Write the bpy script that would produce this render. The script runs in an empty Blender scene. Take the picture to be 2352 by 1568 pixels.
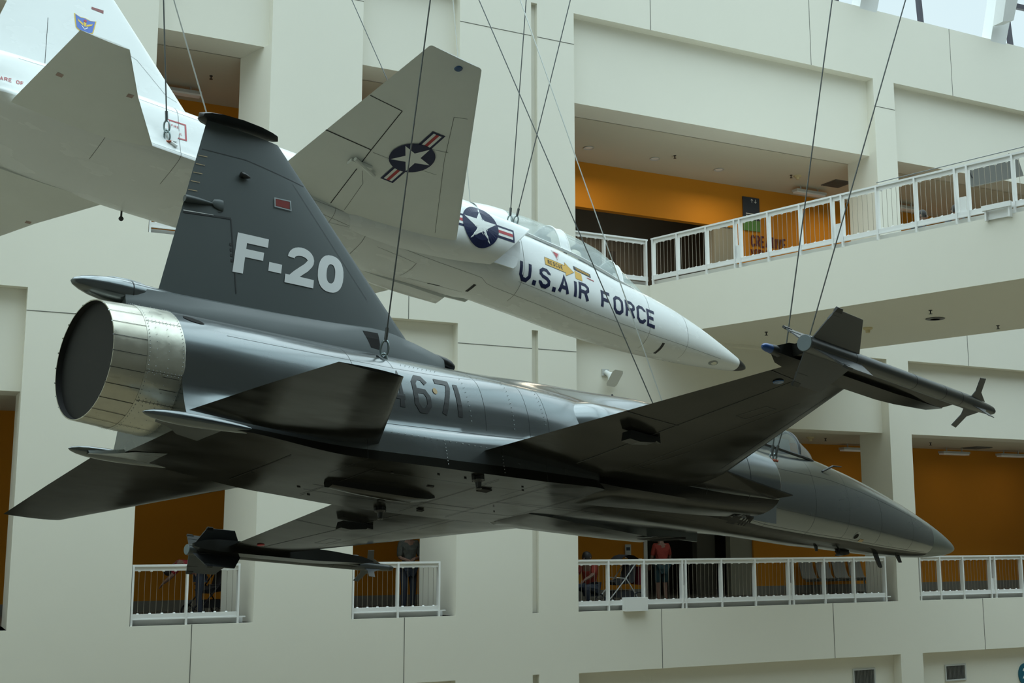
import bpy, bmesh, math, random
from math import sin, cos, pi, radians, atan2, sqrt
from mathutils import Vector, Matrix
from mathutils.bvhtree import BVHTree
random.seed(4)
S = bpy.context.scene
COL = S.collection
# ------------------------------------------------------------------ camera
FPX = 2788.6; PITCH = 0.15639
cam = bpy.data.cameras.new('camera'); co = bpy.data.objects.new('camera', cam); COL.objects.link(co)
cam.sensor_width = 36.0; cam.lens = FPX/2352*36.0; cam.clip_end = 300
co.location = (0, 0, 0); co.rotation_euler = (pi/2+PITCH, 0, 0)
S.camera = co
# ------------------------------------------------------------------ sky and exposure
W = bpy.data.worlds.new('sky'); S.world = W; W.use_nodes = True
wn = W.node_tree; bg = wn.nodes['Background']
tc = wn.nodes.new('ShaderNodeTexCoord'); nz = wn.nodes.new('ShaderNodeTexNoise'); rp = wn.nodes.new('ShaderNodeValToRGB')
nz.inputs['Scale'].default_value = 2.2; nz.inputs['Detail'].default_value = 5
rp.color_ramp.elements[0].position = .38; rp.color_ramp.elements[0].color = (.60, .80, .86, 1)
rp.color_ramp.elements[1].position = .62; rp.color_ramp.elements[1].color = (.73, .88, .92, 1)
wn.links.new(tc.outputs['Generated'], nz.inputs['Vector']); wn.links.new(nz.outputs['Fac'], rp.inputs['Fac'])
wn.links.new(rp.outputs['Color'], bg.inputs['Color'])
sx_ = wn.nodes.new('ShaderNodeSeparateXYZ'); mr_ = wn.nodes.new('ShaderNodeMapRange')      # overcast sky: brighter overhead
mr_.inputs['From Min'].default_value = .40; mr_.inputs['From Max'].default_value = .95; mr_.inputs['To Min'].default_value = 1.05; mr_.inputs['To Max'].default_value = 4.6
wn.links.new(tc.outputs['Generated'], sx_.inputs['Vector']); wn.links.new(sx_.outputs['Z'], mr_.inputs['Value']); wn.links.new(mr_.outputs['Result'], bg.inputs['Strength'])
S.view_settings.view_transform = 'Standard'; S.view_settings.look = 'None'
S.view_settings.gamma = 1.0; S.view_settings.use_curve_mapping = False
S.view_settings.exposure = 0.0

# ------------------------------------------------------------------ helpers
def tag(o, label=None, cat=None, group=None, kind=None):
    if label: o['label'] = label
    if cat: o['category'] = cat
    if group: o['group'] = group
    if kind: o['kind'] = kind
    return o
def empty(name, loc=(0, 0, 0), label=None, cat=None, group=None, mat=None):
    o = bpy.data.objects.new(name, None); COL.objects.link(o); o.empty_display_size = .1
    if mat is not None: o.matrix_world = mat
    else: o.location = loc
    return tag(o, label, cat, group)
def mat(name, col, rough=.5, metal=0., spec=.5, var=0., vscale=3., bump=0., bscale=40., coat=0., crough=.1, alpha=1., trans=0., emit=None, streak=None, rvar=0.):
    m = bpy.data.materials.new(name); m.use_nodes = True; n = m.node_tree; b = n.nodes['Principled BSDF']
    b.inputs['Base Color'].default_value = (*col, 1); b.inputs['Roughness'].default_value = rough
    b.inputs['Metallic'].default_value = metal; b.inputs['Specular IOR Level'].default_value = spec
    b.inputs['Coat Weight'].default_value = coat; b.inputs['Coat Roughness'].default_value = crough; b.inputs['Alpha'].default_value = alpha
    b.inputs['Transmission Weight'].default_value = trans
    if emit: b.inputs['Emission Color'].default_value = (*emit[0], 1); b.inputs['Emission Strength'].default_value = emit[1]
    if var or bump or rvar:
        t = n.nodes.new('ShaderNodeTexCoord'); mp = n.nodes.new('ShaderNodeMapping')
        n.links.new(t.outputs['Object'], mp.inputs['Vector'])
        if streak: mp.inputs['Scale'].default_value = streak
    if var:
        z = n.nodes.new('ShaderNodeTexNoise'); z.inputs['Scale'].default_value = vscale; z.inputs['Detail'].default_value = 6; z.inputs['Roughness'].default_value = .65
        mx = n.nodes.new('ShaderNodeMix'); mx.data_type = 'RGBA'
        mx.inputs['A'].default_value = (*[c*(1-var) for c in col], 1); mx.inputs['B'].default_value = (*[min(1, c*(1+var)) for c in col], 1)
        n.links.new(mp.outputs['Vector'], z.inputs['Vector']); n.links.new(z.outputs['Fac'], mx.inputs['Factor']); n.links.new(mx.outputs['Result'], b.inputs['Base Color'])
    if rvar:
        z3 = n.nodes.new('ShaderNodeTexNoise'); z3.inputs['Scale'].default_value = vscale*1.7; z3.inputs['Detail'].default_value = 4
        mr = n.nodes.new('ShaderNodeMapRange'); mr.inputs['From Min'].default_value = .3; mr.inputs['From Max'].default_value = .7
        mr.inputs['To Min'].default_value = rough-rvar; mr.inputs['To Max'].default_value = rough+rvar
        n.links.new(mp.outputs['Vector'], z3.inputs['Vector']); n.links.new(z3.outputs['Fac'], mr.inputs['Value']); n.links.new(mr.outputs['Result'], b.inputs['Roughness'])
    if bump:
        z2 = n.nodes.new('ShaderNodeTexNoise'); z2.inputs['Scale'].default_value = bscale; z2.inputs['Detail'].default_value = 3
        bp = n.nodes.new('ShaderNodeBump'); bp.inputs['Strength'].default_value = bump; bp.inputs['Distance'].default_value = .02
        n.links.new(mp.outputs['Vector'], z2.inputs['Vector']); n.links.new(z2.outputs['Fac'], bp.inputs['Height']); n.links.new(bp.outputs['Normal'], b.inputs['Normal'])
    return m
M = {}
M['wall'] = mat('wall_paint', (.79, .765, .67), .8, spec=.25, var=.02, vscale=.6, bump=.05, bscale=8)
M['joint'] = mat('joint_shadow_gap', (.16, .16, .14), .9, spec=.1)
M['galleries'] = mat('shaded_gallery_side', (.20, .195, .175), .8)  # dark colour carries the shade of the viewer's side, for the reflections
M['orange'] = mat('orange_paint', (.62, .245, .02), .75, spec=.2, var=.04, vscale=1.5)
M['ceil'] = mat('ceiling_paint', (.66, .62, .50), .85, spec=.2)
M['floor_in'] = mat('gallery_floor', (.16, .15, .13), .45, var=.1, vscale=2)
M['ground'] = mat('hall_floor', (.38, .32, .215), .35, var=.3, vscale=.35)
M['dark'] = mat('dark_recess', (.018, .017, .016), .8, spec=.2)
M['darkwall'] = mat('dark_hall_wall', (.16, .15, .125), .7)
M['beige'] = mat('beige_panel', (.30, .29, .23), .7)
M['rail'] = mat('white_rail_paint', (.80, .80, .78), .45, var=.02, vscale=4)
M['wire'] = mat('rail_wire', (.36, .32, .26), .4, metal=.6)
M['steel'] = mat('white_steel', (.76, .77, .76), .5, var=.03, vscale=3)
M['mullion'] = mat('dark_mullion', (.035, .03, .045), .4)
M['base'] = mat('grey_baseboard', (.22, .21, .18), .6)
M['lamp'] = mat('grey_lamp_housing', (.55, .56, .54), .5)
M['tube'] = mat('lamp_diffuser', (.66, .66, .62), .4, emit=((1, .93, .8), .04))
M['cream'] = mat('cream_plastic', (.62, .52, .30), .5)
M['black'] = mat('black_plastic', (.02, .02, .02), .4)
M['grille'] = mat('vent_grille', (.16, .16, .15), .5, metal=.3)
M['teal'] = mat('teal_sign', (.005, .11, .17), .5)
M['white'] = mat('white_paint', (.80, .82, .80), .5)
M['signdark'] = mat('navy_sign', (.03, .04, .06), .5)
M['signgreen'] = mat('green_sign', (.10, .26, .06), .5)
M['red'] = mat('dark_red_letters', (.10, .008, .012), .6)
M['cable'] = mat('steel_cable', (.13, .14, .14), .35, metal=.8)
M['cable_l'] = mat('bright_steel_cable', (.62, .64, .62), .35, metal=.6)
M['shackle'] = mat('galvanised_shackle', (.30, .36, .36), .3, metal=.8)
M['rust'] = mat('rusty_pin', (.32, .08, .04), .5, metal=.3)
# fighter
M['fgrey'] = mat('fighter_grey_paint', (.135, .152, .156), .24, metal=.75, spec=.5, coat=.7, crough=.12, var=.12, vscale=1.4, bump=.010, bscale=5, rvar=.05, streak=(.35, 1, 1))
M['fshaded'] = mat('fighter_shaded_grey', (.012, .012, .010), .16, spec=.09, var=.22, vscale=2.2, bump=.09, bscale=2.6, rvar=.06, streak=(.5, 1, 1))  # fighter grey darkened: shade of the undersides is put into the colour
M['ffin'] = mat('fighter_fin_paint', (.066, .080, .080), .42, spec=.5, var=.06, vscale=2, bump=.01, bscale=8)
M['fdark'] = mat('fighter_dark_marking', (.016, .017, .017), .4)
M['fline'] = mat('panel_line', (.015, .016, .016), .6)
M['fhi'] = mat('rivet_metal', (.30, .32, .32), .35, metal=.7)
M['radome'] = mat('radome_grey', (.15, .17, .155), .38, spec=.5)
M['petal'] = mat('nozzle_petal_metal', (.50, .48, .40), .34, metal=.75, var=.14, vscale=7, bump=.06, bscale=6, rvar=.08)
M['band'] = mat('riveted_band_metal', (.56, .55, .47), .36, metal=.7, var=.12, vscale=9, bump=.05, bscale=9, rvar=.07)
M['nozin'] = mat('nozzle_cover_black', (.013, .013, .012), .6, spec=.3)
M['flet'] = mat('white_lettering', (.80, .82, .82), .5)
M['redlamp'] = mat('red_lens', (.20, .015, .01), .25)
M['gold'] = mat('gold_stripe', (.50, .36, .18), .5)
M['blue'] = mat('blue_lens', (.004, .07, .22), .2, coat=.5)
M['bluel'] = mat('blue_tip', (.01, .06, .24), .3)
M['missile'] = mat('missile_grey', (.045, .050, .049), .28, spec=.55)
M['mfin'] = mat('missile_fin_grey', (.06, .065, .07), .30)
M['mcap'] = mat('missile_tail_cap', (.15, .19, .21), .5)
M['glass'] = mat('canopy_glass', (.80, .90, .88), .04, trans=.0, alpha=.22, spec=.8)
M['glass2'] = mat('milky_canopy_glass', (.70, .80, .78), .08, alpha=.36, spec=.8)
M['cockpit'] = mat('cockpit_interior', (.16, .17, .16), .7)
# trainer
M['twhite'] = mat('trainer_white_paint', (.77, .79, .78), .26, spec=.5, var=.03, vscale=1.5, bump=.01, bscale=3, rvar=.04, streak=(.4, 1, 1))
M['twing'] = mat('trainer_wing_paint', (.74, .76, .72), .38, spec=.5, var=.06, vscale=1.8, bump=.015, bscale=3)
M['navy'] = mat('navy_marking', (.010, .015, .06), .35, spec=.3)
M['mred'] = mat('red_marking', (.42, .02, .03), .4)
M['tline'] = mat('trainer_panel_line', (.16, .165, .155), .6)
M['tgap'] = mat('trainer_gap', (.03, .03, .03), .7)
M['faded'] = mat('faded_red_stencil', (.42, .30, .26), .6)
M['yellow'] = mat('rescue_yellow', (.72, .42, .06), .45)
M['shield'] = mat('shield_blue', (.07, .16, .55), .5)
M['sgold'] = mat('shield_gold', (.75, .52, .05), .5)
M['helmet'] = mat('cream_helmet', (.72, .70, .58), .35)
# people
M['skin'] = mat('skin', (.17, .09, .06), .55)
M['hair'] = mat('dark_hair', (.02, .015, .012), .6)
M['shirt_red'] = mat('red_shirt', (.20, .006, .012), .8)
M['shirt_or'] = mat('orange_red_shirt', (.20, .018, .008), .8)
M['shirt_teal'] = mat('dark_teal_cloth', (.01, .035, .04), .8)
M['pants'] = mat('dark_trousers', (.025, .03, .045), .8)
M['camo'] = mat('dark_mottled_shirt', (.05, .05, .04), .8, var=.8, vscale=14)
M['sock'] = mat('white_socks', (.5, .5, .5), .8)
M['fabric'] = mat('black_fabric', (.03, .03, .033), .85)
M['bag'] = mat('red_bag', (.16, .01, .02), .8)
M['seat'] = mat('grey_seat', (.20, .20, .18), .6)

class MB:
    def __init__(s): s.v = []; s.f = []; s.m = []
    def add(s, vs, fs, mi=0):
        b = len(s.v); s.v += [tuple(p) for p in vs]; s.f += [tuple(b+i for i in f) for f in fs]; s.m += [mi]*len(fs)
    def box(s, a, b, mi=0, T=None):
        vs = [Vector((x, y, z)) for x in (a[0], b[0]) for y in (a[1], b[1]) for z in (a[2], b[2])]
        if T: vs = [T(v) for v in vs]
        s.add(vs, [(0, 1, 3, 2), (4, 6, 7, 5), (0, 4, 5, 1), (2, 3, 7, 6), (0, 2, 6, 4), (1, 5, 7, 3)], mi)
    def prism(s, poly, thick, mi=0):
        # poly: list of 3D points; thick: Vector
        n = len(poly); P = [Vector(p) for p in poly]; t = Vector(thick)
        s.add([p for p in P]+[p+t for p in P], [tuple(range(n))[::-1], tuple(range(n, 2*n))]+[(i, (i+1) % n, n+(i+1) % n, n+i) for i in range(n)], mi)
    def tube(s, pts, r, n=8, mi=0, cap=True):
        P = [Vector(p) for p in pts]; k = len(P); R = r if isinstance(r, (list, tuple)) else [r]*k
        d0 = (P[1]-P[0]).normalized(); up = Vector((0, 0, 1)) if abs(d0.z) < .9 else Vector((1, 0, 0))
        a = d0.cross(up).normalized(); vs = []
        for i in range(k):
            d = (P[min(i+1, k-1)]-P[max(i-1, 0)]).normalized(); a = (a-d*a.dot(d)).normalized(); b = d.cross(a)
            vs += [P[i]+(a*cos(2*pi*j/n)+b*sin(2*pi*j/n))*R[i] for j in range(n)]
        fs = [(i*n+j, i*n+(j+1) % n, (i+1)*n+(j+1) % n, (i+1)*n+j) for i in range(k-1) for j in range(n)]
        if cap: fs += [tuple(range(n))[::-1], tuple(range((k-1)*n, k*n))]
        s.add(vs, fs, mi)
    def rings(s, R, mi=0, closed=True, cap0=True, cap1=True):
        n = len(R[0]); vs = [p for r in R for p in r]; fs = []
        for i in range(len(R)-1):
            for j in range(n if closed else n-1):
                fs.append((i*n+j, i*n+(j+1) % n, (i+1)*n+(j+1) % n, (i+1)*n+j))
        if cap0: fs.append(tuple(range(n))[::-1])
        if cap1: fs.append(tuple(range((len(R)-1)*n, len(R)*n)))
        s.add(vs, fs, mi)
    def lathe(s, prof, mi=0, axis='x', c=(0, 0, 0), n=24):
        R = []
        for x, r in prof:
            rr = max(r, 1e-4)
            if axis == 'x': R.append([(c[0]+x, c[1]+rr*cos(2*pi*j/n), c[2]+rr*sin(2*pi*j/n)) for j in range(n)])
            elif axis == 'z': R.append([(c[0]+rr*cos(2*pi*j/n), c[1]+rr*sin(2*pi*j/n), c[2]+x) for j in range(n)])
            else: R.append([(c[0]+rr*cos(2*pi*j/n), c[1]+x, c[2]+rr*sin(2*pi*j/n)) for j in range(n)])
        s.rings(R, mi)
    def build(s, name, mats, parent=None, smooth=None, recalc=True, mw=None):
        me = bpy.data.meshes.new(name); me.from_pydata(s.v, [], s.f); me.validate()
        if not isinstance(mats, (list, tuple)): mats = [mats]
        for m in mats: me.materials.append(m)
        if len(s.m) == len(me.polygons): me.polygons.foreach_set('material_index', s.m)
        if recalc or smooth is not None:
            bm = bmesh.new(); bm.from_mesh(me)
            if recalc: bmesh.ops.recalc_face_normals(bm, faces=bm.faces)
            if smooth is not None:
                for f in bm.faces: f.smooth = True
                th = radians(smooth)
                for e in bm.edges:
                    if len(e.link_faces) == 2:
                        try: e.smooth = e.calc_face_angle() < th
                        except Exception: pass
            bm.to_mesh(me); bm.free()
        o = bpy.data.objects.new(name, me); COL.objects.link(o)
        if parent: o.parent = parent
        if mw is not None: o.matrix_world = mw
        return o
def tag_copy(o, name, parent): 
    c = o.copy(); COL.objects.link(c); c.parent = parent; c.name = name; return c
def copy_tree(o, parent=None):
    c = o.copy(); COL.objects.link(c); c.parent = parent
    for ch in list(o.children): copy_tree(ch, c)
    return c

# ---- camera-ray geometry used to convert measured directions into world positions
CP, SP = cos(PITCH), sin(PITCH)
def ray(px, py):
    x = (px-1176)/FPX; y = (py-784)/FPX
    return Vector((x, CP+y*SP, SP-y*CP))

# ================================================================== THE BUILDING
AZ = radians(63.342)
FU = Vector((sin(AZ), cos(AZ), 0)); FN = Vector((cos(AZ), -sin(AZ), 0))    # along the wall, out of the wall (to the hall)
_r = ray(1500, 1277); P0 = _r*(26.4/_r.y); P0.z = 0
def F(u, d, z):          # facade coordinates: u along, d depth behind the face, z height
    p = P0+FU*u-FN*d; p.z = z; return p
def FT(v): return F(v[0], v[1], v[2])
def at_d(px, py, d):     # pixel -> point on the plane d behind the wall face
    r = ray(px, py); k = ((P0-FN*d).dot(FN))/(r.dot(FN)); return r*k
def uz(px, py, d=0):
    X = at_d(px, py, d); return (X-P0).dot(FU), X.z
Z0, Z1 = -1.6, 5.42          # gallery floors
ZTOP = 13.3; ZG = -8.6
PAN = .25; JD = 1.05; RD = 3.95
bays = [(-15.2, -12.78, .0), (-10.80, -8.63, .35), (-6.76, -4.61, .35), (-1.845, 6.90, .0), (7.60, 16.3, .0)]
UL, UR = -22, 26
def struct(o): o['kind'] = 'structure'; return o
w = MB()
edges = [UL]+[e for b in bays for e in b[:2]]+[UR]
for i in range(0, len(edges), 2):           # the piers
    u0, u1 = edges[i], edges[i+1]
    if abs(u0+4.61) < .01:                   # pier with the two slim grooves
        for a, b2 in ((u0, -2.915), (-2.765, u1)): w.box((a, 0, ZG), (b2, JD, ZTOP), 0, FT)
        w.box((-2.915, .12, ZG), (-2.765, JD, ZTOP), 0, FT)
        for za, zb in ((ZG, -8.0), (-2.81, -1.6), (4.20, 5.6), (11.47, ZTOP)): w.box((-2.915, 0, za), (-2.765, .12, zb), 0, FT)
    else: w.box((u0, 0, ZG), (u1, JD, ZTOP), 0, FT)
for (a, b, sp) in bays:
    w.box((a, 0, 11.43), (b, JD, ZTOP), 0, FT)
    w.box((a, PAN, 9.45), (b, JD, 11.43), 0, FT)
    w.box((a, 0, 4.215), (b, JD, Z1), 0, FT)
    w.box((a, PAN, 2.42), (b, JD, 4.215), 0, FT)
    w.box((a, 0, -2.83), (b, JD, Z0), 0, FT)
    w.box((a, PAN, -4.8), (b, JD, -2.83), 0, FT)
    if sp:                                   # splayed right jamb
        for z0, z1 in ((Z0, 2.42), (Z1, 9.45)):
            w.prism([F(b+.0, PAN*0, z0), F(b, JD, z0), F(b-sp, JD, z0)], (0, 0, z1-z0), 0)
wall = struct(w.build('wall_back', M['wall']))
# thin control joints of the render
j = MB(); JW = .007
def vj(u, z0, z1): j.box((u-JW, -.004, z0), (u+JW, .01, z1), 0, FT)
def hj(u0, u1, z): j.box((u0, -.004, z-JW), (u1, .01, z+JW), 0, FT)
for z in (10.70, 3.81):
    hj(-12.78, -10.8, z); hj(-8.63, -6.76, z); hj(-4.61, -2.915, z); hj(-2.765, -1.845, z); hj(6.9, 7.6, z)
for u in (-9.73, -5.69, .19, 4.9, 9.68):
    vj(u, -2.83, Z0); vj(u, 4.215, Z1); vj(u, 11.43, ZTOP)
struct(j.build('trim_1', M['joint']))
# gallery rooms behind the openings
c1 = MB(); f1 = MB(); bw = MB(); bd = MB(); hall = MB()
DH = 7.5
for zf, zc in ((Z0, 2.42), (Z1, 9.45)):
    c1.box((UL, JD-.02, zc), (UR, DH, zc+.2), 0, FT)
    f1.box((UL, .03, zf-.25), (UR, DH, zf), 0, FT)
# orange back wall with the two doorways of the wide bay
lowdoor = (2.30, 5.73); updoor = (-1.6, 5.52)
for zf, zc, dr, head in ((Z0, 2.42, lowdoor, 2.0), (Z1, 9.45, updoor, 8.25)):
    bw.box((UL, RD, zf), (dr[0], RD+.2, zc), 0, FT)
    bw.box((dr[1], RD, zf), (UR, RD+.2, zc), 0, FT)
    bw.box((dr[0], RD, head), (dr[1], RD+.2, zc), 0, FT)
    for a, b in ((UL, dr[0]), (dr[1], UR)): bd.box((a, RD-.025, zf), (b, RD, zf+.22), 0, FT)
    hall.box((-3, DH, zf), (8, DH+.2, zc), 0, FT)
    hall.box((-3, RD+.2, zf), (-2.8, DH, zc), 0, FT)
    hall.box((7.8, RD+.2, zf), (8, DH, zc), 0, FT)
bd.box((UL, 6, ZG), (UR, 6.2, -4.6), 1, FT); bd.box((UL, JD, -4.8), (UR, 6, -4.6), 1, FT)  # unseen dark ground-floor openings, added to darken reflections in the fighter belly
struct(c1.build('ceiling_1', M['ceil'])); struct(f1.build('floor_1', M['floor_in']))
struct(bw.build('wall_orange', M['orange'])); struct(bd.build('baseboard_and_dark_openings', [M['base'], M['darkwall']])); struct(hall.build('wall_hall', M['darkwall']))
d1 = MB()    # door frame, beige leaf and reveals of the lower doorway
d1.box((2.30, RD-.03, Z0), (2.40, RD+.25, 2.0), 0, FT)
d1.box((4.42, RD+.7, Z0), (5.0, RD+.9, 2.42), 1, FT)
d1.box((5.02, RD+.05, Z0), (5.73, RD+.25, 2.0), 2, FT)
struct(d1.build('door_1', [M['rail'], M['darkwall'], M['beige']]))
d2 = MB()
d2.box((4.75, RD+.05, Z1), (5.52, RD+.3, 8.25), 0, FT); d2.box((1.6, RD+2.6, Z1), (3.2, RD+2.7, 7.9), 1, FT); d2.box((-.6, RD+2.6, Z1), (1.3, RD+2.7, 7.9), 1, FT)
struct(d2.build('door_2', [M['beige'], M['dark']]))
# the rest of the hall: floor, side walls, wall behind the viewer
g = MB(); g.box((UL, -28, ZG-.3), (UR, 6, ZG), 0, FT); struct(g.build('floor_hall', M['ground']))
g = MB(); g.box((UL-.4, -28, ZG), (UL, JD, ZTOP+2.5), 0, FT); struct(g.build('wall_left', M['wall']))
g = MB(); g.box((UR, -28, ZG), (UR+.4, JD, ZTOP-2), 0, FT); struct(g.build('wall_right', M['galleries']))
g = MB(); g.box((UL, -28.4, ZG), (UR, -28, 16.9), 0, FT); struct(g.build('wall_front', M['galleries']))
g = MB(); g.box((UL, -28, 16.9), (UR, -19.5, 17.2), 0, FT); struct(g.build('ceiling_sky_blocker', M['galleries']))  # unseen solid roof strip, added to keep sky out of the fighter's side reflections
# roof: beams over the glass, struts and mullions standing on the wall head
g = MB()
for u in range(-20, 26, 5): g.box((u-.12, -28, 16.4), (u+.12, .6, 16.9), 0, FT)
for d in range(-24, 0, 8): g.box((UL, d-.1, 16.45), (UR, d+.1, 16.85), 0, FT)
struct(g.build('ceiling_roof', M['steel']))
g = MB()
for u in (6.0, 8.93, 12.3, 3.0, 15.4): g.prism([F(u, .25, ZTOP-.05), F(u+.13, .25, ZTOP-.05), F(u+.26, .55, 16.4), F(u+.13, .55, 16.4)], FN*-.1)
g.prism([F(12.45, .3, 14.62), F(20, .3, 14.9), F(20, .3, 15.02), F(12.45, .3, 14.76)], FN*-.1)
struct(g.build('window_1', M['mullion']))
def roof_strut(u, label):
    t = empty('roof_strut', F(u, .3, ZTOP), label, 'roof strut', None)
    def loc(v): return FT(v)-F(u, .3, ZTOP)
    b = MB()
    b.prism([loc((u-.05, -.0, ZTOP-.05)), loc((u+.52, -.0, ZTOP-.05)), loc((u+1.1, -.5, 16.6)), loc((u+.35, -.5, 16.6))], FN*-.35)
    b.build('post', M['steel'], t)
    b = MB()
    b.prism([loc((u-.12, -.16, ZTOP+.30)), loc((u+.30, -.16, ZTOP+.42)), loc((u+.22, -1.2, 16.4)), loc((u-.45, -1.2, 16.4))], FN*.34)
    b.build('gusset_plate', M['steel'], t)
    return t
roof_strut(6.62, 'white steel strut on the wall head, farther left of the two')
roof_strut(11.28, 'white steel strut on the wall head at the upper right corner, larger of the two')

# ---- railings
def railing(p0, dirv, length, posts, z, label, wires=.105, h=1.05, doubles=(), endstub=0.):
    n = Vector((dirv.y, -dirv.x, 0))         # towards the hall
    t = empty('railing', p0, label, 'railing')
    def L(a, b, c): return dirv*a+n*b+Vector((0, 0, c))
    def LT(v): return L(v[0], v[1], v[2])
    b = MB(); b.box((0, -.05, h-.035), (length, .045, h), 0, LT); b.box((0, -.012, h-.11), (length, .012, h-.035), 0, LT); b.build('top_rail', M['rail'], t)
    b = MB(); b.box((0, -.03, .12), (length, .03, .20), 0, LT); b.box((0, .0, .10), (length+endstub, .04, .12), 0, LT); b.build('bottom_rail', M['rail'], t)
    b = MB(); b.box((0, -.10, .0), (length+endstub*.8, -.07, .10), 0, LT); b.build('kickplate', M['rail'], t)
    for x in posts:
        b = MB(); b.box((x-.018, .0, -.02), (x+.018, .05, h-.01), 0, LT); b.box((x-.018, -.06, .12), (x+.018, .0, h-.03), 0, LT); b.build('post', M['rail'], t)
    for x in doubles:
        b = MB(); b.box((x-.06, -.03, .12), (x+.06, .0, .48), 0, LT); b.build('joint_plate', M['rail'], t)
    ps = sorted(list(posts)+[0, length])
    for a, c in zip(ps[:-1], ps[1:]):
        if c-a < .3: continue
        b = MB(); k = max(2, int(round((c-a)/wires)))
        for i in range(1, k):
            x = a+(c-a)*i/k; b.box((x-.0028, -.012, .19), (x+.0028, -.006, h-.10), 0, LT)
            if i % 2: b.tube([L(x-.02, 0, .2), L(x+.02, 0, .2)], .018, 6, 1); b.tube([L(x-.02, 0, h-.11), L(x+.02, 0, h-.11)], .018, 6, 1)
        b.build('wire_infill', [M['wire'], M['rail']], t)
    return t
RD0 = .06
railing(F(-10.79, RD0, Z0), FU, 1.90, (.02, .96, 1.88), Z0, 'white railing across the narrow lower opening at far left', endstub=.12)
railing(F(-6.75, RD0, Z0), FU, 1.81, (.02, .93, 1.79), Z0, 'white railing across the narrow lower opening right of the far missile tail', endstub=.12)
railing(F(-1.84, RD0, Z0), FU, 8.42, (.74, 1.62, 2.60, 2.69, 3.64, 4.56, 5.51, 5.63, 6.55, 7.44, 8.40), Z0, 'long white railing across the wide lower opening with strollers behind', doubles=(2.645, 5.57), endstub=.12)
railing(F(7.60, RD0, Z0), FU, 8.6, (.07, .73, 1.50, 2.44, 2.60, 3.55, 4.5, 5.4, 5.52, 6.5, 7.5), Z0, 'white railing across the lower opening at right, beyond the fighter nose', doubles=(2.52, 5.46))
railing(F(-1.84, RD0, Z1), FU, 1.86, (.74, 1.82), Z1, 'short white railing beside the trainer canopy, left of the bridge corner')
railing(F(-10.79, RD0, Z1), FU, 1.90, (.02, .96, 1.88), Z1, 'white railing peeping out under the trainer tail at left', endstub=.12)
b = MB(); b.box((-1.845+1.07, -.12, Z0-.02), (-1.845+1.62, .03, Z0+.26), 0, FT); tag(b.build('anchor_box', M['rail']), 'white sheet metal box fixed at the foot of the lower railing', 'box')

# ---- footbridge
BD = Vector((-sin(radians(-42.05)), -cos(radians(-42.05)), 0))
BN = Vector((BD.y, -BD.x, 0)); BN = BN if BN.dot(Vector((-1, 0, 0))) > 0 else -BN    # side facing left, to the planes
S0 = F(.05, 0, 0); wid = abs((F(5.25, 0, 0)-S0).dot(BN))
def BT(v):
    # v=(along, across(from near-left face), z); clip ends against the facade
    X = S0+BD*v[0]-BN*v[1]; X.z = v[2]; return X
b = MB()
e0 = F(.05, 0, 0); e1 = F(5.25, 0, 0)
LB = 17
f0 = e0+BD*LB; f1_ = e1+BD*LB
b.prism([(e0.x, e0.y, 4.27), (e1.x, e1.y, 4.27), (f1_.x, f1_.y, 4.27), (f0.x, f0.y, 4.27)], (0, 0, 5.43-4.27))
bridge = struct(b.build('floor_bridge', M['wall']))
R_ = railing(Vector((S0.x, S0.y, 5.44))+BD*.03-BN*.05, BD, 16.9, (.04, .74, 1.55, 2.30, 2.44, 3.15, 3.92, 4.66, 4.88, 5.64, 6.43, 7.22, 7.45, 8.28, 9.1, 9.9, 10.1), 5.44, 'long white railing along the diagonal footbridge at upper right', doubles=(2.37, 4.77, 7.33))
b = MB(); b.tube([S0+BD*5.7+Vector((0, 0, 6.53)), S0+BD*16+Vector((0, 0, 6.60))], .008, 6)
tag(b.build('guide_wire', M['cable']), 'thin grey wire strung just above the footbridge handrail', 'wire')
b = MB()
for s_ in (7.82, 8.24): b.box((s_, -.10, 5.36), (s_+.03, .0, 5.58), 0, BT)
b.box((7.78, -.12, 5.54), (8.30, -.06, 5.63), 0, BT); b.box((7.82, -.04, 5.38), (8.24, -.02, 5.56), 0, BT)
tag(b.build('cable_bracket', M['rail']), 'white steel bracket clamped to the foot of the footbridge railing', 'bracket')
# grey panel seen through the bridge railing
q = [ray(2211, 378), ray(2334, 350), ray(2351, 402), ray(2231, 428)]
q = [r*(23.5/r.y) for r in q]
b = MB(); b.prism(q, Vector((.03, .06, 0))); 
t = empty('hanging_panel', q[0], 'grey tilted panel seen through the footbridge railing at far right', 'panel')
o = b.build('panel', M['grille'], t); o.matrix_parent_inverse = Matrix.Translation(q[0]).inverted()
b = MB(); b.tube([q[0]*.999+Vector((.08, 0, -.02)), q[0]*.999+Vector((.18, 0, -.28))], .012, 6)
o = b.build('strap', M['black'], t); o.matrix_parent_inverse = Matrix.Translation(q[0]).inverted()
b = MB(); b.tube([q[1]*.999+Vector((-.15, 0, -.02)), q[1]*.999+Vector((-.07, 0, -.28))], .012, 6)
o = b.build('strap', M['black'], t); o.matrix_parent_inverse = Matrix.Translation(q[0]).inverted()

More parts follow.
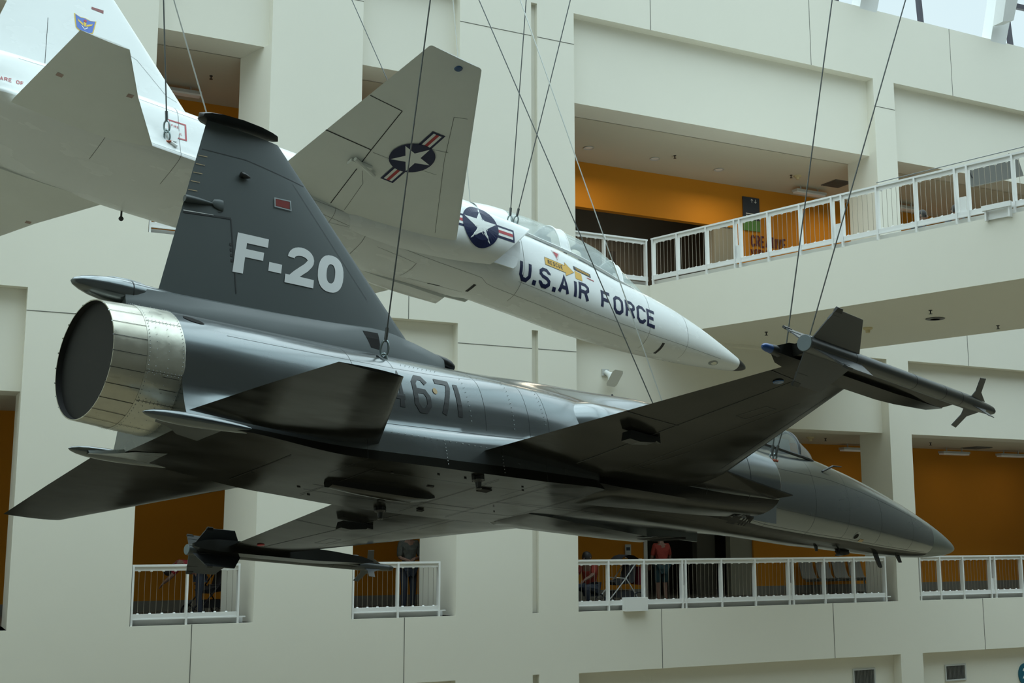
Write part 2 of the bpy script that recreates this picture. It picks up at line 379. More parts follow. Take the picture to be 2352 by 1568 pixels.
# ---- ceiling lamps, sprinklers, detectors
def fluor(u, d, z, label):
    t = empty('ceiling_lamp', F(u, d, z), label, 'ceiling lamp', 'strip lamps on the gallery ceilings')
    def L(v): return FU*v[0]-FN*v[1]+Vector((0, 0, v[2]))
    b = MB(); b.box((-.52, -.11, -.16), (.52, .11, -.10), 0, L); b.build('housing', M['lamp'], t)
    b = MB(); b.box((-.50, -.09, -.20), (.50, .09, -.16), 0, L); b.build('diffuser', M['tube'], t)
    for x in (-.3, .3):
        b = MB(); b.tube([L((x, 0, -.1)), L((x, 0, 0))], .02, 6); b.build('bracket', M['lamp'], t)
for u, d, z, l in ((-9.84, 3.1, 9.45, 'grey strip lamp on the ceiling of the upper left opening'),
                   (7.45, 3.2, 9.45, 'grey strip lamp above the footbridge beside the square air vent'),
                   (10.9, 3.2, 9.45, 'grey strip lamp seen through the footbridge railing'),
                   (9.0, 3.5, 2.42, 'grey strip lamp on the lower ceiling left of the right hand column'),
                   (12.6, 3.4, 2.42, 'grey strip lamp on the lower right ceiling, nearer the column'),
                   (14.9, 3.4, 2.42, 'grey strip lamp on the lower right ceiling, nearest the picture edge')): fluor(u, d, z, l)
def on_ceiling(px, py, z):
    r = ray(px, py); return r*(z/r.z)
for px, py, l in ((1352, 339, 'round recessed downlight, left one of three in the upper ceiling'), (1504, 364, 'round recessed downlight, middle one of three in the upper ceiling'), (1651, 389, 'round recessed downlight, right one of three in the upper ceiling')):
    c = on_ceiling(px, py, 9.45); t = empty('downlight', c, l, 'downlight', 'downlights in the upper ceiling')
    b = MB(); b.lathe([(0, .11), (-.012, .135), (-.02, .13), (-.004, .10)], axis='z', n=20); b.build('trim_ring', M['lamp'], t, 40)
    b = MB(); b.lathe([(-.001, .10), (-.008, .09)], axis='z', n=16); b.build('lens', M['tube'], t)
def sprinkler(px, py, z, label):
    c = on_ceiling(px, py, z); t = empty('sprinkler', c, label, 'sprinkler', 'fire sprinklers')
    b = MB(); b.lathe([(0, .035), (-.012, .035), (-.015, .013), (-.07, .012), (-.07, .035), (-.078, .035)], axis='z', n=12); b.build('head', M['black'], t)
for a in ((1550, 357, 9.45, 'small dark sprinkler between the recessed downlights'), (1817, 402, 9.45, 'small dark sprinkler left of the strip lamp above the footbridge'),
          (485, 174, 9.45, 'small dark sprinkler on the ceiling of the upper left opening'), (1760, 762, 4.27, 'small sprinkler under the footbridge left of the near missile fin'),
          (2137, 712, 4.27, 'small sprinkler under the footbridge above the ring vent'), (2292, 747, 4.27, 'small sprinkler under the footbridge at far right'),
          (1896, 1006, 2.42, 'small sprinkler on the lower ceiling left of the strip lamp'), (2137, 1016, 2.42, 'small sprinkler on the lower right ceiling')): sprinkler(*a)
for px, py, z, l in ((1993, 752, 4.27, 'yellowed round smoke detector under the footbridge'), (1832, 403, 9.45, 'yellowed smoke detector on the upper ceiling by the footbridge'), (1861, 1003, 2.42, 'yellowed smoke detector on the lower ceiling above the canopy')):
    c = on_ceiling(px, py, z); b = MB(); b.lathe([(0, .10), (-.03, .10), (-.05, .075), (-.05, .05), (-.11, .045), (-.115, .0)], axis='z', n=18)
    o = tag(b.build('smoke_detector', M['cream'], None, 40), l, 'smoke detector'); o.location = c
b = MB(); c = on_ceiling(2148, 731, 4.27)
for rr in (.1, .17): b.lathe([(0, rr), (-.012, rr+.02), (-.02, rr+.0)], axis='z', n=20)
o = tag(b.build('ring_vent', M['grille']), 'flat round ring vent under the footbridge', 'vent'); o.location = c
for px, py, z, l in ((1922, 421, 9.45, 'square grey air vent in the upper ceiling beside the strip lamp'), (1352, 467, 9.42, 'square dark air vent in the ceiling of the dark hall'), (2243, 1027, 2.42, 'square grey air vent in the lower right ceiling')):
    c = on_ceiling(px, py, z); b = MB(); b.box((-.3, -.3, -.02), (.3, .3, 0), 0, lambda v: FU*v[0]-FN*v[1]+Vector((0, 0, v[2])))
    for k in range(-4, 5): b.box((-.27, k*.06-.01, -.035), (.27, k*.06+.01, -.02), 0, lambda v: FU*v[0]-FN*v[1]+Vector((0, 0, v[2])))
    o = tag(b.build('air_vent', M['grille']), l, 'air vent'); o.location = c
# vents low on the wall
for u0, u1, z0, z1, l in ((5.62, 6.30, -3.75, -3.13, 'framed grey wall vent at the bottom edge, left of the two'), (8.53, 9.22, -3.56, -3.17, 'framed grey wall vent at the bottom edge, right of the column')):
    t = empty('wall_vent', F(u0, PAN, z0), l, 'wall vent')
    def L(v): return FU*v[0]-FN*v[1]+Vector((0, 0, v[2]))
    W_, H_ = u1-u0, z1-z0; b = MB()
    b.box((0, -.03, 0), (W_, 0, .035), 0, L); b.box((0, -.03, H_-.035), (W_, 0, H_), 0, L); b.box((0, -.03, .035), (.035, 0, H_-.035), 0, L); b.box((W_-.035, -.03, .035), (W_, 0, H_-.035), 0, L); b.build('frame', M['lamp'], t)
    b = MB(); b.box((.035, -.006, .035), (W_-.035, 0, H_-.035), 0, L)
    for k in range(1, 14): b.box((.035+(W_-.07)*k/14-.008, -.02, .035), (.035+(W_-.07)*k/14+.008, -.006, H_-.035), 0, L)
    b.build('grille', M['grille'], t)
# horn loudspeaker on the wall
ru, rz = uz(1390, 865, PAN)
t = empty('horn_speaker', F(ru, PAN, rz), 'white horn loudspeaker on the wall panel above the fighter spine', 'loudspeaker')
def L(v): return FU*v[0]-FN*v[1]+Vector((0, 0, v[2]))
b = MB(); b.box((-.09, -.04, .02), (.07, 0, .16), 0, L); b.build('wall_plate', M['lamp'], t)
def ringsq(c, ax, r, n=20, sq=0.):
    a = ax.normalized(); s1 = a.cross(Vector((0, 0, 1))).normalized(); s2 = a.cross(s1)
    out = []
    for k in range(n):
        th = 2*pi*k/n; cx, sx = cos(th), sin(th); m = 1/max(abs(cx), abs(sx)); f = (1-sq)+sq*m
        out.append(c+(s1*cx+s2*sx)*r*f)
    return out
ax = L((.10, -.22, -.16)); c0 = L((-.02, -.05, .10))
b = MB(); b.rings([ringsq(c0+ax*k, ax, r, 20, s) for k, r, s in ((-.05, .03, 0), (0, .05, 0), (.35, .055, 0), (.6, .085, .3), (.9, .15, .8), (1.0, .20, 1)) ]); b.build('horn', M['white'], t, 50)
b = MB(); b.rings([ringsq(c0+ax*1.001, ax, .17, 20, 1), ringsq(c0+ax*.8, ax, .05, 20, 0)]); b.build('mouth', M['white'], t)

# ---- lettering by strokes
G = {'A': [[(0, 0), (.5, 1), (1, 0)], [(.18, .32), (.82, .32)]], 'B': [[(0, 0), (0, 1), (.75, 1), (1, .85), (1, .65), (.75, .5), (0, .5)], [(.75, .5), (1, .35), (1, .15), (.75, 0), (0, 0)]],
     'C': [[(1, .78), (1, .82), (.7, 1), (.3, 1), (0, .82), (0, .18), (.3, 0), (.7, 0), (1, .18), (1, .24)]], 'D': [[(0, 0), (0, 1), (.7, 1), (1, .8), (1, .2), (.7, 0), (0, 0)]],
     'E': [[(1, 1), (0, 1), (0, 0), (1, 0)], [(0, .5), (.8, .5)]], 'F': [[(1, 1), (0, 1), (0, 0)], [(0, .5), (.8, .5)]],
     'G': [[(1, .8), (.7, 1), (.3, 1), (0, .8), (0, .2), (.3, 0), (1, 0), (1, .45), (.6, .45)]], 'I': [[(.5, 0), (.5, 1)]], 'K': [[(0, 0), (0, 1)], [(1, 1), (.1, .45), (1, 0)]],
     'L': [[(0, 1), (0, 0), (1, 0)]], 'N': [[(0, 0), (0, 1), (1, 0), (1, 1)]], 'O': [[(.3, 0), (0, .18), (0, .82), (.3, 1), (.7, 1), (1, .82), (1, .18), (.7, 0), (.3, 0)]],
     'P': [[(0, 0), (0, 1), (.75, 1), (1, .85), (1, .62), (.75, .48), (0, .48)]], 'R': [[(0, 0), (0, 1), (.7, 1), (1, .85), (1, .65), (.7, .5), (0, .5)], [(.6, .5), (1, 0)]],
     'S': [[(1, .76), (1, .82), (.7, 1), (.3, 1), (0, .84), (0, .66), (.25, .54), (.75, .46), (1, .34), (1, .16), (.7, 0), (.3, 0), (0, .18), (0, .24)]],
     'T': [[(0, 1), (1, 1)], [(.5, 1), (.5, 0)]], 'U': [[(0, 1), (0, .22), (.3, 0), (.7, 0), (1, .22), (1, 1)]], 'V': [[(0, 1), (.5, 0), (1, 1)]], 'W': [[(0, 1), (.25, 0), (.5, .7), (.75, 0), (1, 1)]],
     'M': [[(0, 0), (0, 1), (.5, .4), (1, 1), (1, 0)]], 'H': [[(0, 0), (0, 1)], [(1, 0), (1, 1)], [(0, .5), (1, .5)]], '-': [[(.2, .5), (.8, .5)]], '.': [[(.3, .0), (.3, .05)]],
     '1': [[(.5, 0), (.5, 1)]], '4': [[(.75, 0), (.75, 1), (0, .3), (1, .3)]], '6': [[(1, .84), (.7, 1), (.3, 1), (0, .82), (0, .18), (.3, 0), (.7, 0), (1, .18), (1, .42), (.75, .58), (0, .58)]],
     '7': [[(0, 1), (1, 1), (1, .85), (.35, 0)]], '0': [[(.3, 0), (0, .2), (0, .8), (.3, 1), (.7, 1), (1, .8), (1, .2), (.7, 0), (.3, 0)]],
     '5': [[(1, 1), (0, 1), (0, .55), (.7, .55), (1, .4), (1, .18), (.7, 0), (.3, 0), (0, .16)]], '3': [[(0, 1), (1, 1), (.5, .6), (1, .4), (1, .15), (.7, 0), (.2, 0), (0, .14)]], '2': [[(0, .8), (.3, 1), (.7, 1), (1, .8), (1, .62), (0, 0), (1, 0)]]}
def stroke_quads(pts, wd):
    closed = len(pts) > 3 and pts[0] == pts[-1]
    P = [Vector((a, b)) for a, b in pts]
    if closed: P = P[:-1]
    n = len(P); L_, R2 = [], []
    for i in range(n):
        a = P[(i-1) % n] if (closed or i > 0) else None; c = P[(i+1) % n] if (closed or i < n-1) else None
        d1 = (P[i]-a).normalized() if a is not None else None; d2 = (c-P[i]).normalized() if c is not None else None
        d1 = d1 or d2; d2 = d2 or d1
        n1 = Vector((-d1.y, d1.x)); n2 = Vector((-d2.y, d2.x)); m = (n1+n2)
        m = m/max(m.length_squared, .35)*2 if m.length > 1e-6 else n1
        m = m*.5*1.0
        k = wd/2
        L_.append(P[i]+m*k*1.0*1.0 if (a is None or c is None) else P[i]+(n1+n2)*(k/(1+n1.dot(n2)+.15)))
        R2.append(P[i]-m*k*1.0*1.0 if (a is None or c is None) else P[i]-(n1+n2)*(k/(1+n1.dot(n2)+.15)))
        if a is None or c is None: L_[-1] = P[i]+n1*k; R2[-1] = P[i]-n1*k
    out = []
    for i in range(n if closed else n-1):
        jn = (i+1) % n; out.append([L_[i], R2[i], R2[jn], L_[jn]])
    return out
def text_quads(txt, x, y, h, w_, s, gap, slant=0.):
    """2-D quads; x,y lower left; cap height h, letter width w_, stroke s"""
    out = []
    for ch in txt:
        if ch == ' ': x += w_*.75+gap; continue
        cw = w_*(.0 if ch in 'I1' else (.35 if ch == '.' else 1))
        if ch == '.': out.append([Vector((x, y)), Vector((x+s*1.2, y)), Vector((x+s*1.2, y+s*1.2)), Vector((x, y+s*1.2))]); x += s*1.2+gap; continue
        ww = max(cw-s, 0)
        for pth in G[ch]:
            for q_ in stroke_quads([(a*ww if ch not in 'I1' else 0, b*(h-s)) for a, b in pth], s):
                out.append([Vector((x+s/2+p.x, y+s/2+p.y)) for p in q_])
        # square the ends of verticals out to full height
        x += (ww+s)+gap
    return out
def dense(quads, mx):
    """split quads into small ones so they can lie on a curved skin"""
    out = []
    for q_ in quads:
        if len(q_) != 4: out.append(q_); continue
        a, b_, c, d = q_; nu = max(1, int(math.ceil(max((b_-a).length, (c-d).length)/mx))); nv = max(1, int(math.ceil(max((d-a).length, (c-b_).length)/mx)))
        for i in range(nu):
            for k in range(nv):
                f = lambda s_, t_: (a*(1-s_)+b_*s_)*(1-t_)+(d*(1-s_)+c*s_)*t_
                out.append([f(i/nu, k/nv), f((i+1)/nu, k/nv), f((i+1)/nu, (k+1)/nv), f(i/nu, (k+1)/nv)])
    return out
def fan(pts):
    c = sum(pts, Vector((0, 0)))/len(pts); return [[c, pts[i], pts[(i+1) % len(pts)]] for i in range(len(pts))]
def decal(mb, quads, place, mi=0):
    """place: 2-D -> 3-D point or None"""
    for q_ in quads:
        P = [place(p) for p in q_]
        if any(p is None for p in P): continue
        mb.add(P, [tuple(range(len(P)))], mi)
def caster(bvh, origin_fn, dirv, off):
    dv = Vector(dirv).normalized()
    def f(p):
        h, nrm, i, d = bvh.ray_cast(Vector(origin_fn(p)), dv)
        if h is None: return None
        if nrm.dot(dv) > 0: nrm = -nrm
        return h+nrm*off
    return f
def bvh_of(o):
    me = o.data; return BVHTree.FromPolygons([v.co.copy() for v in me.vertices], [tuple(p.vertices) for p in me.polygons])

# ---- signs on the orange wall behind the footbridge
dW = RD-.02
def wallplace(p): return F(p.x, dW, p.y)
b = MB(); decal(b, text_quads('CREATIVE', 5.95, 7.78, .34, .15, .058, .018)+text_quads('WORLD', 5.93, 7.53, .20, .12, .042, .015), wallplace)
for i in range(len(b.v)): pass
tag(b.build('wall_lettering', M['red']), 'dark red letters CREATIVE WORLD on the orange wall', 'lettering')
t = empty('direction_sign', F(5.70, dW, 8.22), 'navy and green direction sign on the orange wall above the red letters', 'sign')
b = MB(); b.box((0, -.03, .30), (.56, 0, .95), 0, L); b.build('navy_panel', M['signdark'], t)
b = MB(); b.box((0, -.032, 0), (.56, 0, .30), 0, L); b.build('green_panel', M['signgreen'], t)
b = MB()
for x0, up in ((.30, 1), (.42, -1)):
    q_ = stroke_quads([(x0, .80), (x0, .90)], .018)+stroke_quads([(x0-.035, .85+.015*up), (x0, .85+.05*up), (x0+.035, .85+.015*up)], .018)
    decal(b, q_, lambda p: L((p.x, -.035, p.y)))
decal(b, text_quads('', 0, 0, 1, 1, 1, 1)+stroke_quads([(.08, .42), (.5, .42)], .02)+stroke_quads([(.08, .48), (.45, .48)], .02), lambda p: L((p.x, -.035, p.y)))
b.build('arrows', M['white'], t)
t = empty('notice_board', F(1.74, RD-.02, -.62), 'small white notice on the lower orange wall beside the doorway', 'notice')
b = MB(); b.box((0, -.02, 0), (.17, 0, .34), 0, L); b.build('plate', M['lamp'], t)
b = MB(); b.box((.03, -.024, .19), (.14, -.02, .27), 0, L); b.build('print', M['signdark'], t)
# teal round sign at the lower right corner
su, sz = uz(2352, 1548, PAN)
t = empty('round_sign', F(su+.02, PAN, sz), 'teal round sign cut off by the lower right picture corner', 'sign')
b = MB(); b.prism([L((.23*cos(a*pi/16), -.04, .27*sin(a*pi/16))) for a in range(32)], L((0, .04, 0))); b.build('disc', M['teal'], t)
b = MB(); decal(b, text_quads('2', -.12, -.1, .26, .16, .05, .02), lambda p: L((p.x, -.045, p.y))); b.build('numeral', M['white'], t)
# ================================================================== AIRCRAFT
def body_matrix(t, yaw, pitch, roll):
    yaw, pitch, roll = map(radians, (yaw, pitch, roll))
    f = Vector((sin(yaw)*cos(pitch), cos(yaw)*cos(pitch), sin(pitch))); l0 = Vector((-cos(yaw), sin(yaw), 0)); u0 = f.cross(l0)
    l = l0*cos(roll)+u0*sin(roll); u = f.cross(l)
    m = Matrix(((f.x, l.x, u.x, t[0]), (f.y, l.y, u.y, t[1]), (f.z, l.z, u.z, t[2]), (0, 0, 0, 1))); return m
MF = body_matrix((-3.23396453, 9.07563397, 1.2944876), 45.19905114, -5.15392731, -10.63612372)
MT = body_matrix((-6.31101004, 13.34123324, 5.16172712), 50.2682823, -7.75806465, -17.77042619)
def hs(a, zt, zb, zf=.47, n=2.3, K=9):
    zc = zb+(zt-zb)*zf; out = []
    for k in range(K):
        th = pi/2-pi*k/(K-1); c, s_ = cos(th), sin(th)
        y = a*abs(c)**(2/n); z = zc+(zt-zc)*abs(s_)**(2/n) if s_ >= 0 else zc-(zc-zb)*abs(s_)**(2/n); out.append((y if abs(c) > 1e-9 else 0., z))
    return out
def hs2(a, zt, zb, zf, nu):      # squarer shoulders, rounder belly
    A, B = hs(a, zt, zb, zf, nu), hs(a, zt, zb, zf, 2.3); return A[:5]+B[5:]
def hermite_poly(P, sub, sharp=()):
    n = len(P); out = []
    def tang(i):
        if i in sharp: return None
        a = P[max(i-1, 0)]; b_ = P[min(i+1, n-1)]
        if i == 0: return ((b_[0]-P[0][0]), 0.)
        if i == n-1: return ((P[n-1][0]-a[0]), 0.)
        return ((b_[0]-a[0])*.5, (b_[1]-a[1])*.5)
    for i in range(n-1):
        p, q_ = P[i], P[i+1]; d = (q_[0]-p[0], q_[1]-p[1]); t0 = tang(i) or d; t1 = tang(i+1) or d
        for k in range(sub):
            s_ = k/sub; h00 = 2*s_**3-3*s_**2+1; h10 = s_**3-2*s_**2+s_; h01 = -2*s_**3+3*s_**2; h11 = s_**3-s_**2
            out.append(tuple(h00*p[m]+h10*t0[m]+h01*q_[m]+h11*t1[m] for m in (0, 1)))
    out.append(tuple(P[-1])); return out
class Loft:
    def __init__(s, st, sub=4, sharp=()):
        s.x = [a[0] for a in st]; s.p = [a[1] for a in st]; s.sub = sub; s.sharp = sharp
    def prof(s, x):
        X = s.x; n = len(X)
        if x <= X[0]: return s.p[0]
        if x >= X[-1]: return s.p[-1]
        i = max(k for k in range(n-1) if X[k] <= x); h = X[i+1]-X[i]; t = (x-X[i])/h
        def sl(j, k, m):
            if j <= 0: return (s.p[1][k][m]-s.p[0][k][m])/(X[1]-X[0])
            if j >= n-1: return (s.p[n-1][k][m]-s.p[n-2][k][m])/(X[n-1]-X[n-2])
            a = (s.p[j][k][m]-s.p[j-1][k][m])/(X[j]-X[j-1]); b_ = (s.p[j+1][k][m]-s.p[j][k][m])/(X[j+1]-X[j])
            return 0 if a*b_ <= 0 else 2*a*b_/(a+b_)
        out = []
        for k in range(len(s.p[0])):
            v = []
            for m in (0, 1):
                p, q_ = s.p[i][k][m], s.p[i+1][k][m]; t0, t1 = sl(i, k, m)*h, sl(i+1, k, m)*h
                v.append((2*t**3-3*t**2+1)*p+(t**3-2*t**2+t)*t0+(-2*t**3+3*t**2)*q_+(t**3-t**2)*t1)
            out.append(tuple(v))
        return out
    def half(s, x): return hermite_poly(s.prof(x), s.sub, s.sharp)
    def ring(s, x, off=0.):
        h = s.half(x)
        if off:
            zc = (h[0][1]+h[-1][1])/2; h = [(y*(1+off/max(.1, sqrt(y*y+(z-zc)**2))), zc+(z-zc)*(1+off/max(.1, sqrt(y*y+(z-zc)**2)))) for y, z in h]
        return [(x, y, z) for y, z in h]+[(x, -y, z) for y, z in h[-2:0:-1]]
    def mesh(s, x0, x1, dx=.12, xs=None, cap0=True, cap1=True, mb=None, mi=0, extra=()):
        mb = mb or MB(); n = max(2, int(math.ceil((x1-x0)/dx))); X = xs or sorted(set([x0+(x1-x0)*i/n for i in range(n+1)]+[e for e in extra if x0 < e < x1]))
        mb.rings([s.ring(x) for x in X], mi, True, cap0, cap1); return mb
    def ringline(s, mb, x, a=0., b_=1., w_=.005, mi=1, side=-1, off=.0025):
        """transverse panel line; a..b part of the half profile from top to bottom"""
        h1 = s.ring(x-w_, off); h2 = s.ring(x+w_, off); n = (len(h1)+2)//2
        i0, i1 = int(a*(n-1)), int(b_*(n-1)); idx = range(i0, i1+1)
        g1 = [h1[i] for i in idx]; g2 = [h2[i] for i in idx]
        if side < 0: g1 = [(p[0], -p[1], p[2]) for p in g1]; g2 = [(p[0], -p[1], p[2]) for p in g2]
        m = len(g1); mb.add(g1+g2, [(i, i+1, m+i+1, m+i) for i in range(m-1)], mi)
    def longline(s, mb, f, x0, x1, w_=.004, mi=1, side=-1, off=.0025):
        n = max(2, int((x1-x0)/.15)); A, B = [], []
        for k in range(n+1):
            x = x0+(x1-x0)*k/n; h = s.ring(x, off)[:len(s.half(x))]; i = min(int(f*(len(h)-1)), len(h)-2); t = f*(len(h)-1)-i
            p = Vector(h[i]).lerp(Vector(h[i+1]), t); d = (Vector(h[i+1])-Vector(h[i])).normalized()*w_
            for lst, sg in ((A, 1), (B, -1)):
                v = p+d*sg; lst.append((v.x, v.y*(-1 if side < 0 else 1), v.z))
        m = len(A); mb.add(A+B, [(i, i+1, m+i+1, m+i) for i in range(m-1)], mi)
CH = [0, .008, .03, .08, .17, .3, .45, .6, .75, .88, 1]; HH = [0, .17, .33, .56, .80, .97, 1, .86, .58, .30, .02]
def surface(mb, secs, tc=.05, axis='y', mi=0):
    """secs: (xLE, xTE, s, off[, t/c]); s = span coordinate; off = height (or y for a fin)"""
    R = []
    for q_ in secs:
        le, te, s_, o_ = q_[:4]; t = q_[4] if len(q_) > 4 else tc; c = le-te; r = []
        for k in range(len(CH)): r.append((le-CH[k]*c, HH[k]*t*c/2))
        for k in range(len(CH)-2, 0, -1): r.append((le-CH[k]*c, -HH[k]*t*c/2))
        R.append([(x, s_, o_+h) if axis == 'y' else (x, o_+h, s_) for x, h in r])
    mb.rings(R, mi); return mb
def under_line(mb, P, tcfun, w_=.006, mi=1, sgn=-1):
    """strip following a wing's under skin: P list of (x,y,z_surface)"""
    for a, b_ in zip(P[:-1], P[1:]):
        a, b_ = Vector(a), Vector(b_); n = max(1, int((b_-a).length/.12))
        for k in range(n):
            p = a.lerp(b_, k/n); q_ = a.lerp(b_, (k+1)/n); d = (q_-p); nn = Vector((-d.y, d.x, 0)).normalized()*w_
            pp = []
            for v in (p+nn, p-nn, q_-nn, q_+nn): pp.append((v.x, v.y, tcfun(v.x, v.y)))
            mb.add(pp, [(0, 1, 2, 3)], mi)
def tri_chain(o): pass

# ------------------------------------------------------------------ F-20 fighter
FR = empty('jet_fighter', label='dark grey single-engine jet fighter hanging nearest, F-20 in white on its fin', cat='fighter jet', mat=MF)
st = [(.56, [(0, .50), (.19, .465), (.35, .36), (.46, .2), (.5, 0), (.475, -.2), (.52, -.40), (.585, -.555), (0, -.56)]),
      (1.0, [(0, .52), (.2, .475), (.375, .37), (.49, .2), (.53, 0), (.53, -.24), (.60, -.42), (.63, -.566), (0, -.57)]),
      (2.0, [(0, .55), (.21, .50), (.40, .385), (.52, .22), (.57, 0), (.59, -.29), (.675, -.36), (.685, -.638), (0, -.642)]),
      (3.0, [(0, .59), (.2, .54), (.385, .43), (.53, .26), (.60, .03), (.625, -.25), (.750, -.325), (.79, -.640), (0, -.645)]),
      (4.0, [(0, .645), (.17, .59), (.36, .49), (.55, .34), (.64, .08), (.665, -.195), (.805, -.275), (.835, -.627), (0, -.63)]),
      (4.8, [(0, .70), (.17, .65), (.36, .50), (.56, .36), (.68, .1), (.72, -.14), (.82, -.30), (.86, -.600), (0, -.605)]),
      (5.6, [(0, .74), (.19, .68), (.36, .50), (.46, .36), (.52, .12), (.54, -.12), (.55, -.35), (.52, -.57), (0, -.585)]),
      (6.6, [(0, .80), (.24, .72), (.38, .52), (.48, .32), (.535, .1), (.55, -.12), (.52, -.36), (.42, -.545), (0, -.583)]),
      (7.5, [(0, .66), (.26, .62), (.42, .50), (.51, .32), (.545, .1), (.54, -.12), (.49, -.36), (.36, -.535), (0, -.578)]),
      (8.7, hs(.53, .56, -.575)), (9.7, hs(.51, .57, -.578, n=2.4)), (10.5, hs(.48, .50, -.562, n=2.4)), (11.3, hs(.44, .395, -.557)), (12.1, hs(.385, .25, -.535)),
      (12.85, hs(.315, .09, -.50)), (13.4, hs(.24, -.045, -.447, n=2.2)), (13.8, hs(.155, -.150, -.395, n=2.1)), (14.03, hs(.08, -.215, -.34, n=2)), (14.13, hs(.025, -.26, -.30, n=2))]
LF = Loft(st, 4, (7,))
XR = 12.93     # radome joint
mb = LF.mesh(.56, 9.0, .14)
mb = MB(); mb.rings([LF.ring(.56+(9.6-.56)*i/66) for i in range(67)]+[LF.ring(9.6+(XR-9.6)*i/26) for i in range(1, 27)], 0)
# belly skin from the lower corner inward: underside shade put into a darker grey
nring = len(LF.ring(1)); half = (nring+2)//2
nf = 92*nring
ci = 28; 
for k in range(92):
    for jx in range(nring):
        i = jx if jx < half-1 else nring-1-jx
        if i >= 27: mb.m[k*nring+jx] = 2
for x in (2.15, 4.15, 5.0, 8.5, 9.45, 10.3, 11.2, 12.2):
    LF.ringline(mb, x, .12 if x < 8 else .05, .98, .0015, 1, off=.0015)
for x, a, c in ((2.62, .0, .35), (3.6, .25, .62), (4.4, .3, .86)): LF.ringline(mb, x, a, c, .0015, 1, off=.0015)
for f, a, c in ((.34, .95, 5.0), (.62, 2.2, 5.0), (.20, .6, 2.7), (.40, 8.6, 12.6), (.66, 8.2, 12.4), (.82, 8.2, 12.8), (.93, 2.3, 7.3)):
    LF.longline(mb, f, a, c, .0015, 1, off=.0015)
    if f > .8: LF.longline(mb, f, a, c, .0028, 1, side=1)
# rivets rows on the visible flank
def rivet(mb, p, r, mi, n=(0, -1, 0)):
    p = Vector(p); n = Vector(n).normalized(); s1 = n.cross(Vector((1, 0, 0))).normalized(); s2 = n.cross(s1)
    mb.add([p+(s1*cos(k*pi/3)+s2*sin(k*pi/3))*r+n*.002 for k in range(6)]+[p+n*.005], [(k, (k+1) % 6, 6) for k in range(6)], mi)
body = mb.build('fuselage', [M['fgrey'], M['fline'], M['fshaded'], M['fhi']], FR, 32)
BVF = bvh_of(body)
def side_cast(bvh, sgn=-1, off=.004): return lambda p: caster(bvh, lambda q_: (q_.x, sgn*4, q_.y), (0, -sgn, 0), off)(p)
rv = MB()
for x0, x1, z0, z1, k in ((2.4, 3.9, -.38, -.40, 22), (2.75, 3.15, .36, .37, 8), (3.4, 3.42, .33, -.1, 9), (3.95, 3.95, .42, -.1, 12), (4.35, 4.36, .42, .0, 10), (3.45, 4.8, .40, .43, 18), (2.95, 2.96, -.42, -.6, 6), (3.6, 3.61, -.42, -.6, 6)):
    for i in range(k+1):
        t_ = i/k; p = side_cast(BVF)(Vector((x0+(x1-x0)*t_, z0+(z1-z0)*t_)))
        if p: rivet(rv, p, .0055, 0)
rv.build('rivet_rows', M['fhi'], FR)
mb = MB(); mb.rings([LF.ring(XR+.004+(14.13-XR)*i/16) for i in range(17)]+[[(14.15, y*.2, -.28+(z+.28)*.2) for (x, y, z) in LF.ring(14.13)]], 0)
mb.build('radome', M['radome'], FR, 40)
# nozzle
def circ(x, r, n=72, z=0): return [(x, r*cos(2*pi*k/n), z+r*sin(2*pi*k/n)) for k in range(n)]
mb = MB(); mb.rings([circ(0, .458), circ(.0, .466), circ(.13, .474), circ(.262, .484)], 0, True, False, False)
for k in range(24):       # gaps between the petals
    a = 2*pi*(k+.5)/24; da = .0045
    P = [(x, (r+.0022)*cos(a+s_*da), (r+.0022)*sin(a+s_*da)) for x, r, s_ in ((-.001, .466, -1), (-.001, .466, 1), (.262, .484, 1), (.262, .484, -1))]
    mb.add(P, [(0, 1, 2, 3)], 1)
    for s_ in (1,):       # little steps at the trailing edge
        P = [(-.008, .463*cos(a+d_), .463*sin(a+d_)) for d_ in (-.012, .012)]+[(.004, .466*cos(a+d_), .466*sin(a+d_)) for d_ in (.012, -.012)]
        mb.add(P, [(0, 1, 2, 3)], 2)
mb.build('exhaust_petals', [M['petal'], M['fline'], M['fhi']], FR, 20, recalc=False)
mb = MB(); mb.rings([circ(.0, .458), circ(.05, .452), circ(.12, .44)], 0, True, False, False); mb.rings([circ(.045, .452, 72), circ(.046, .20, 72), circ(.046, .002, 72)], 0, True, False, False)
mb.build('exhaust_cover', M['nozin'], FR, 30)
mb = MB(); mb.rings([circ(.262, .486), circ(.40, .494), circ(.562, .502), circ(.60, .49)], 0, True, False, False)
for k in range(96):
    a = 2*pi*k/96
    for x, r in ((.278, .489), (.548, .503)): rivet(mb, (x, r*cos(a), r*sin(a)), .0045, 1, (0, cos(a), sin(a)))
    if k % 2 == 0:
        for x, r in ((.335, .493), (.43, .498)): rivet(mb, (x, r*cos(a), r*sin(a)), .004, 1, (0, cos(a), sin(a)))
for a0 in (200, 228, 150, 262):
    a = radians(a0)
    for s_ in (-.018, .018):
        for k in range(9): x = .29+.03*k; r = .488+.055*(x-.262); rivet(mb, (x, r*cos(a+s_), r*sin(a+s_)), .004, 1, (0, cos(a), sin(a)))
    P = [(x, (.4885+.052*(x-.262))*cos(a+d_), (.4885+.052*(x-.262))*sin(a+d_)) for x, d_ in ((.262, -.003), (.262, .003), (.562, .003), (.562, -.003))]; mb.add(P, [(0, 1, 2, 3)], 2)
a = radians(207)          # small access door
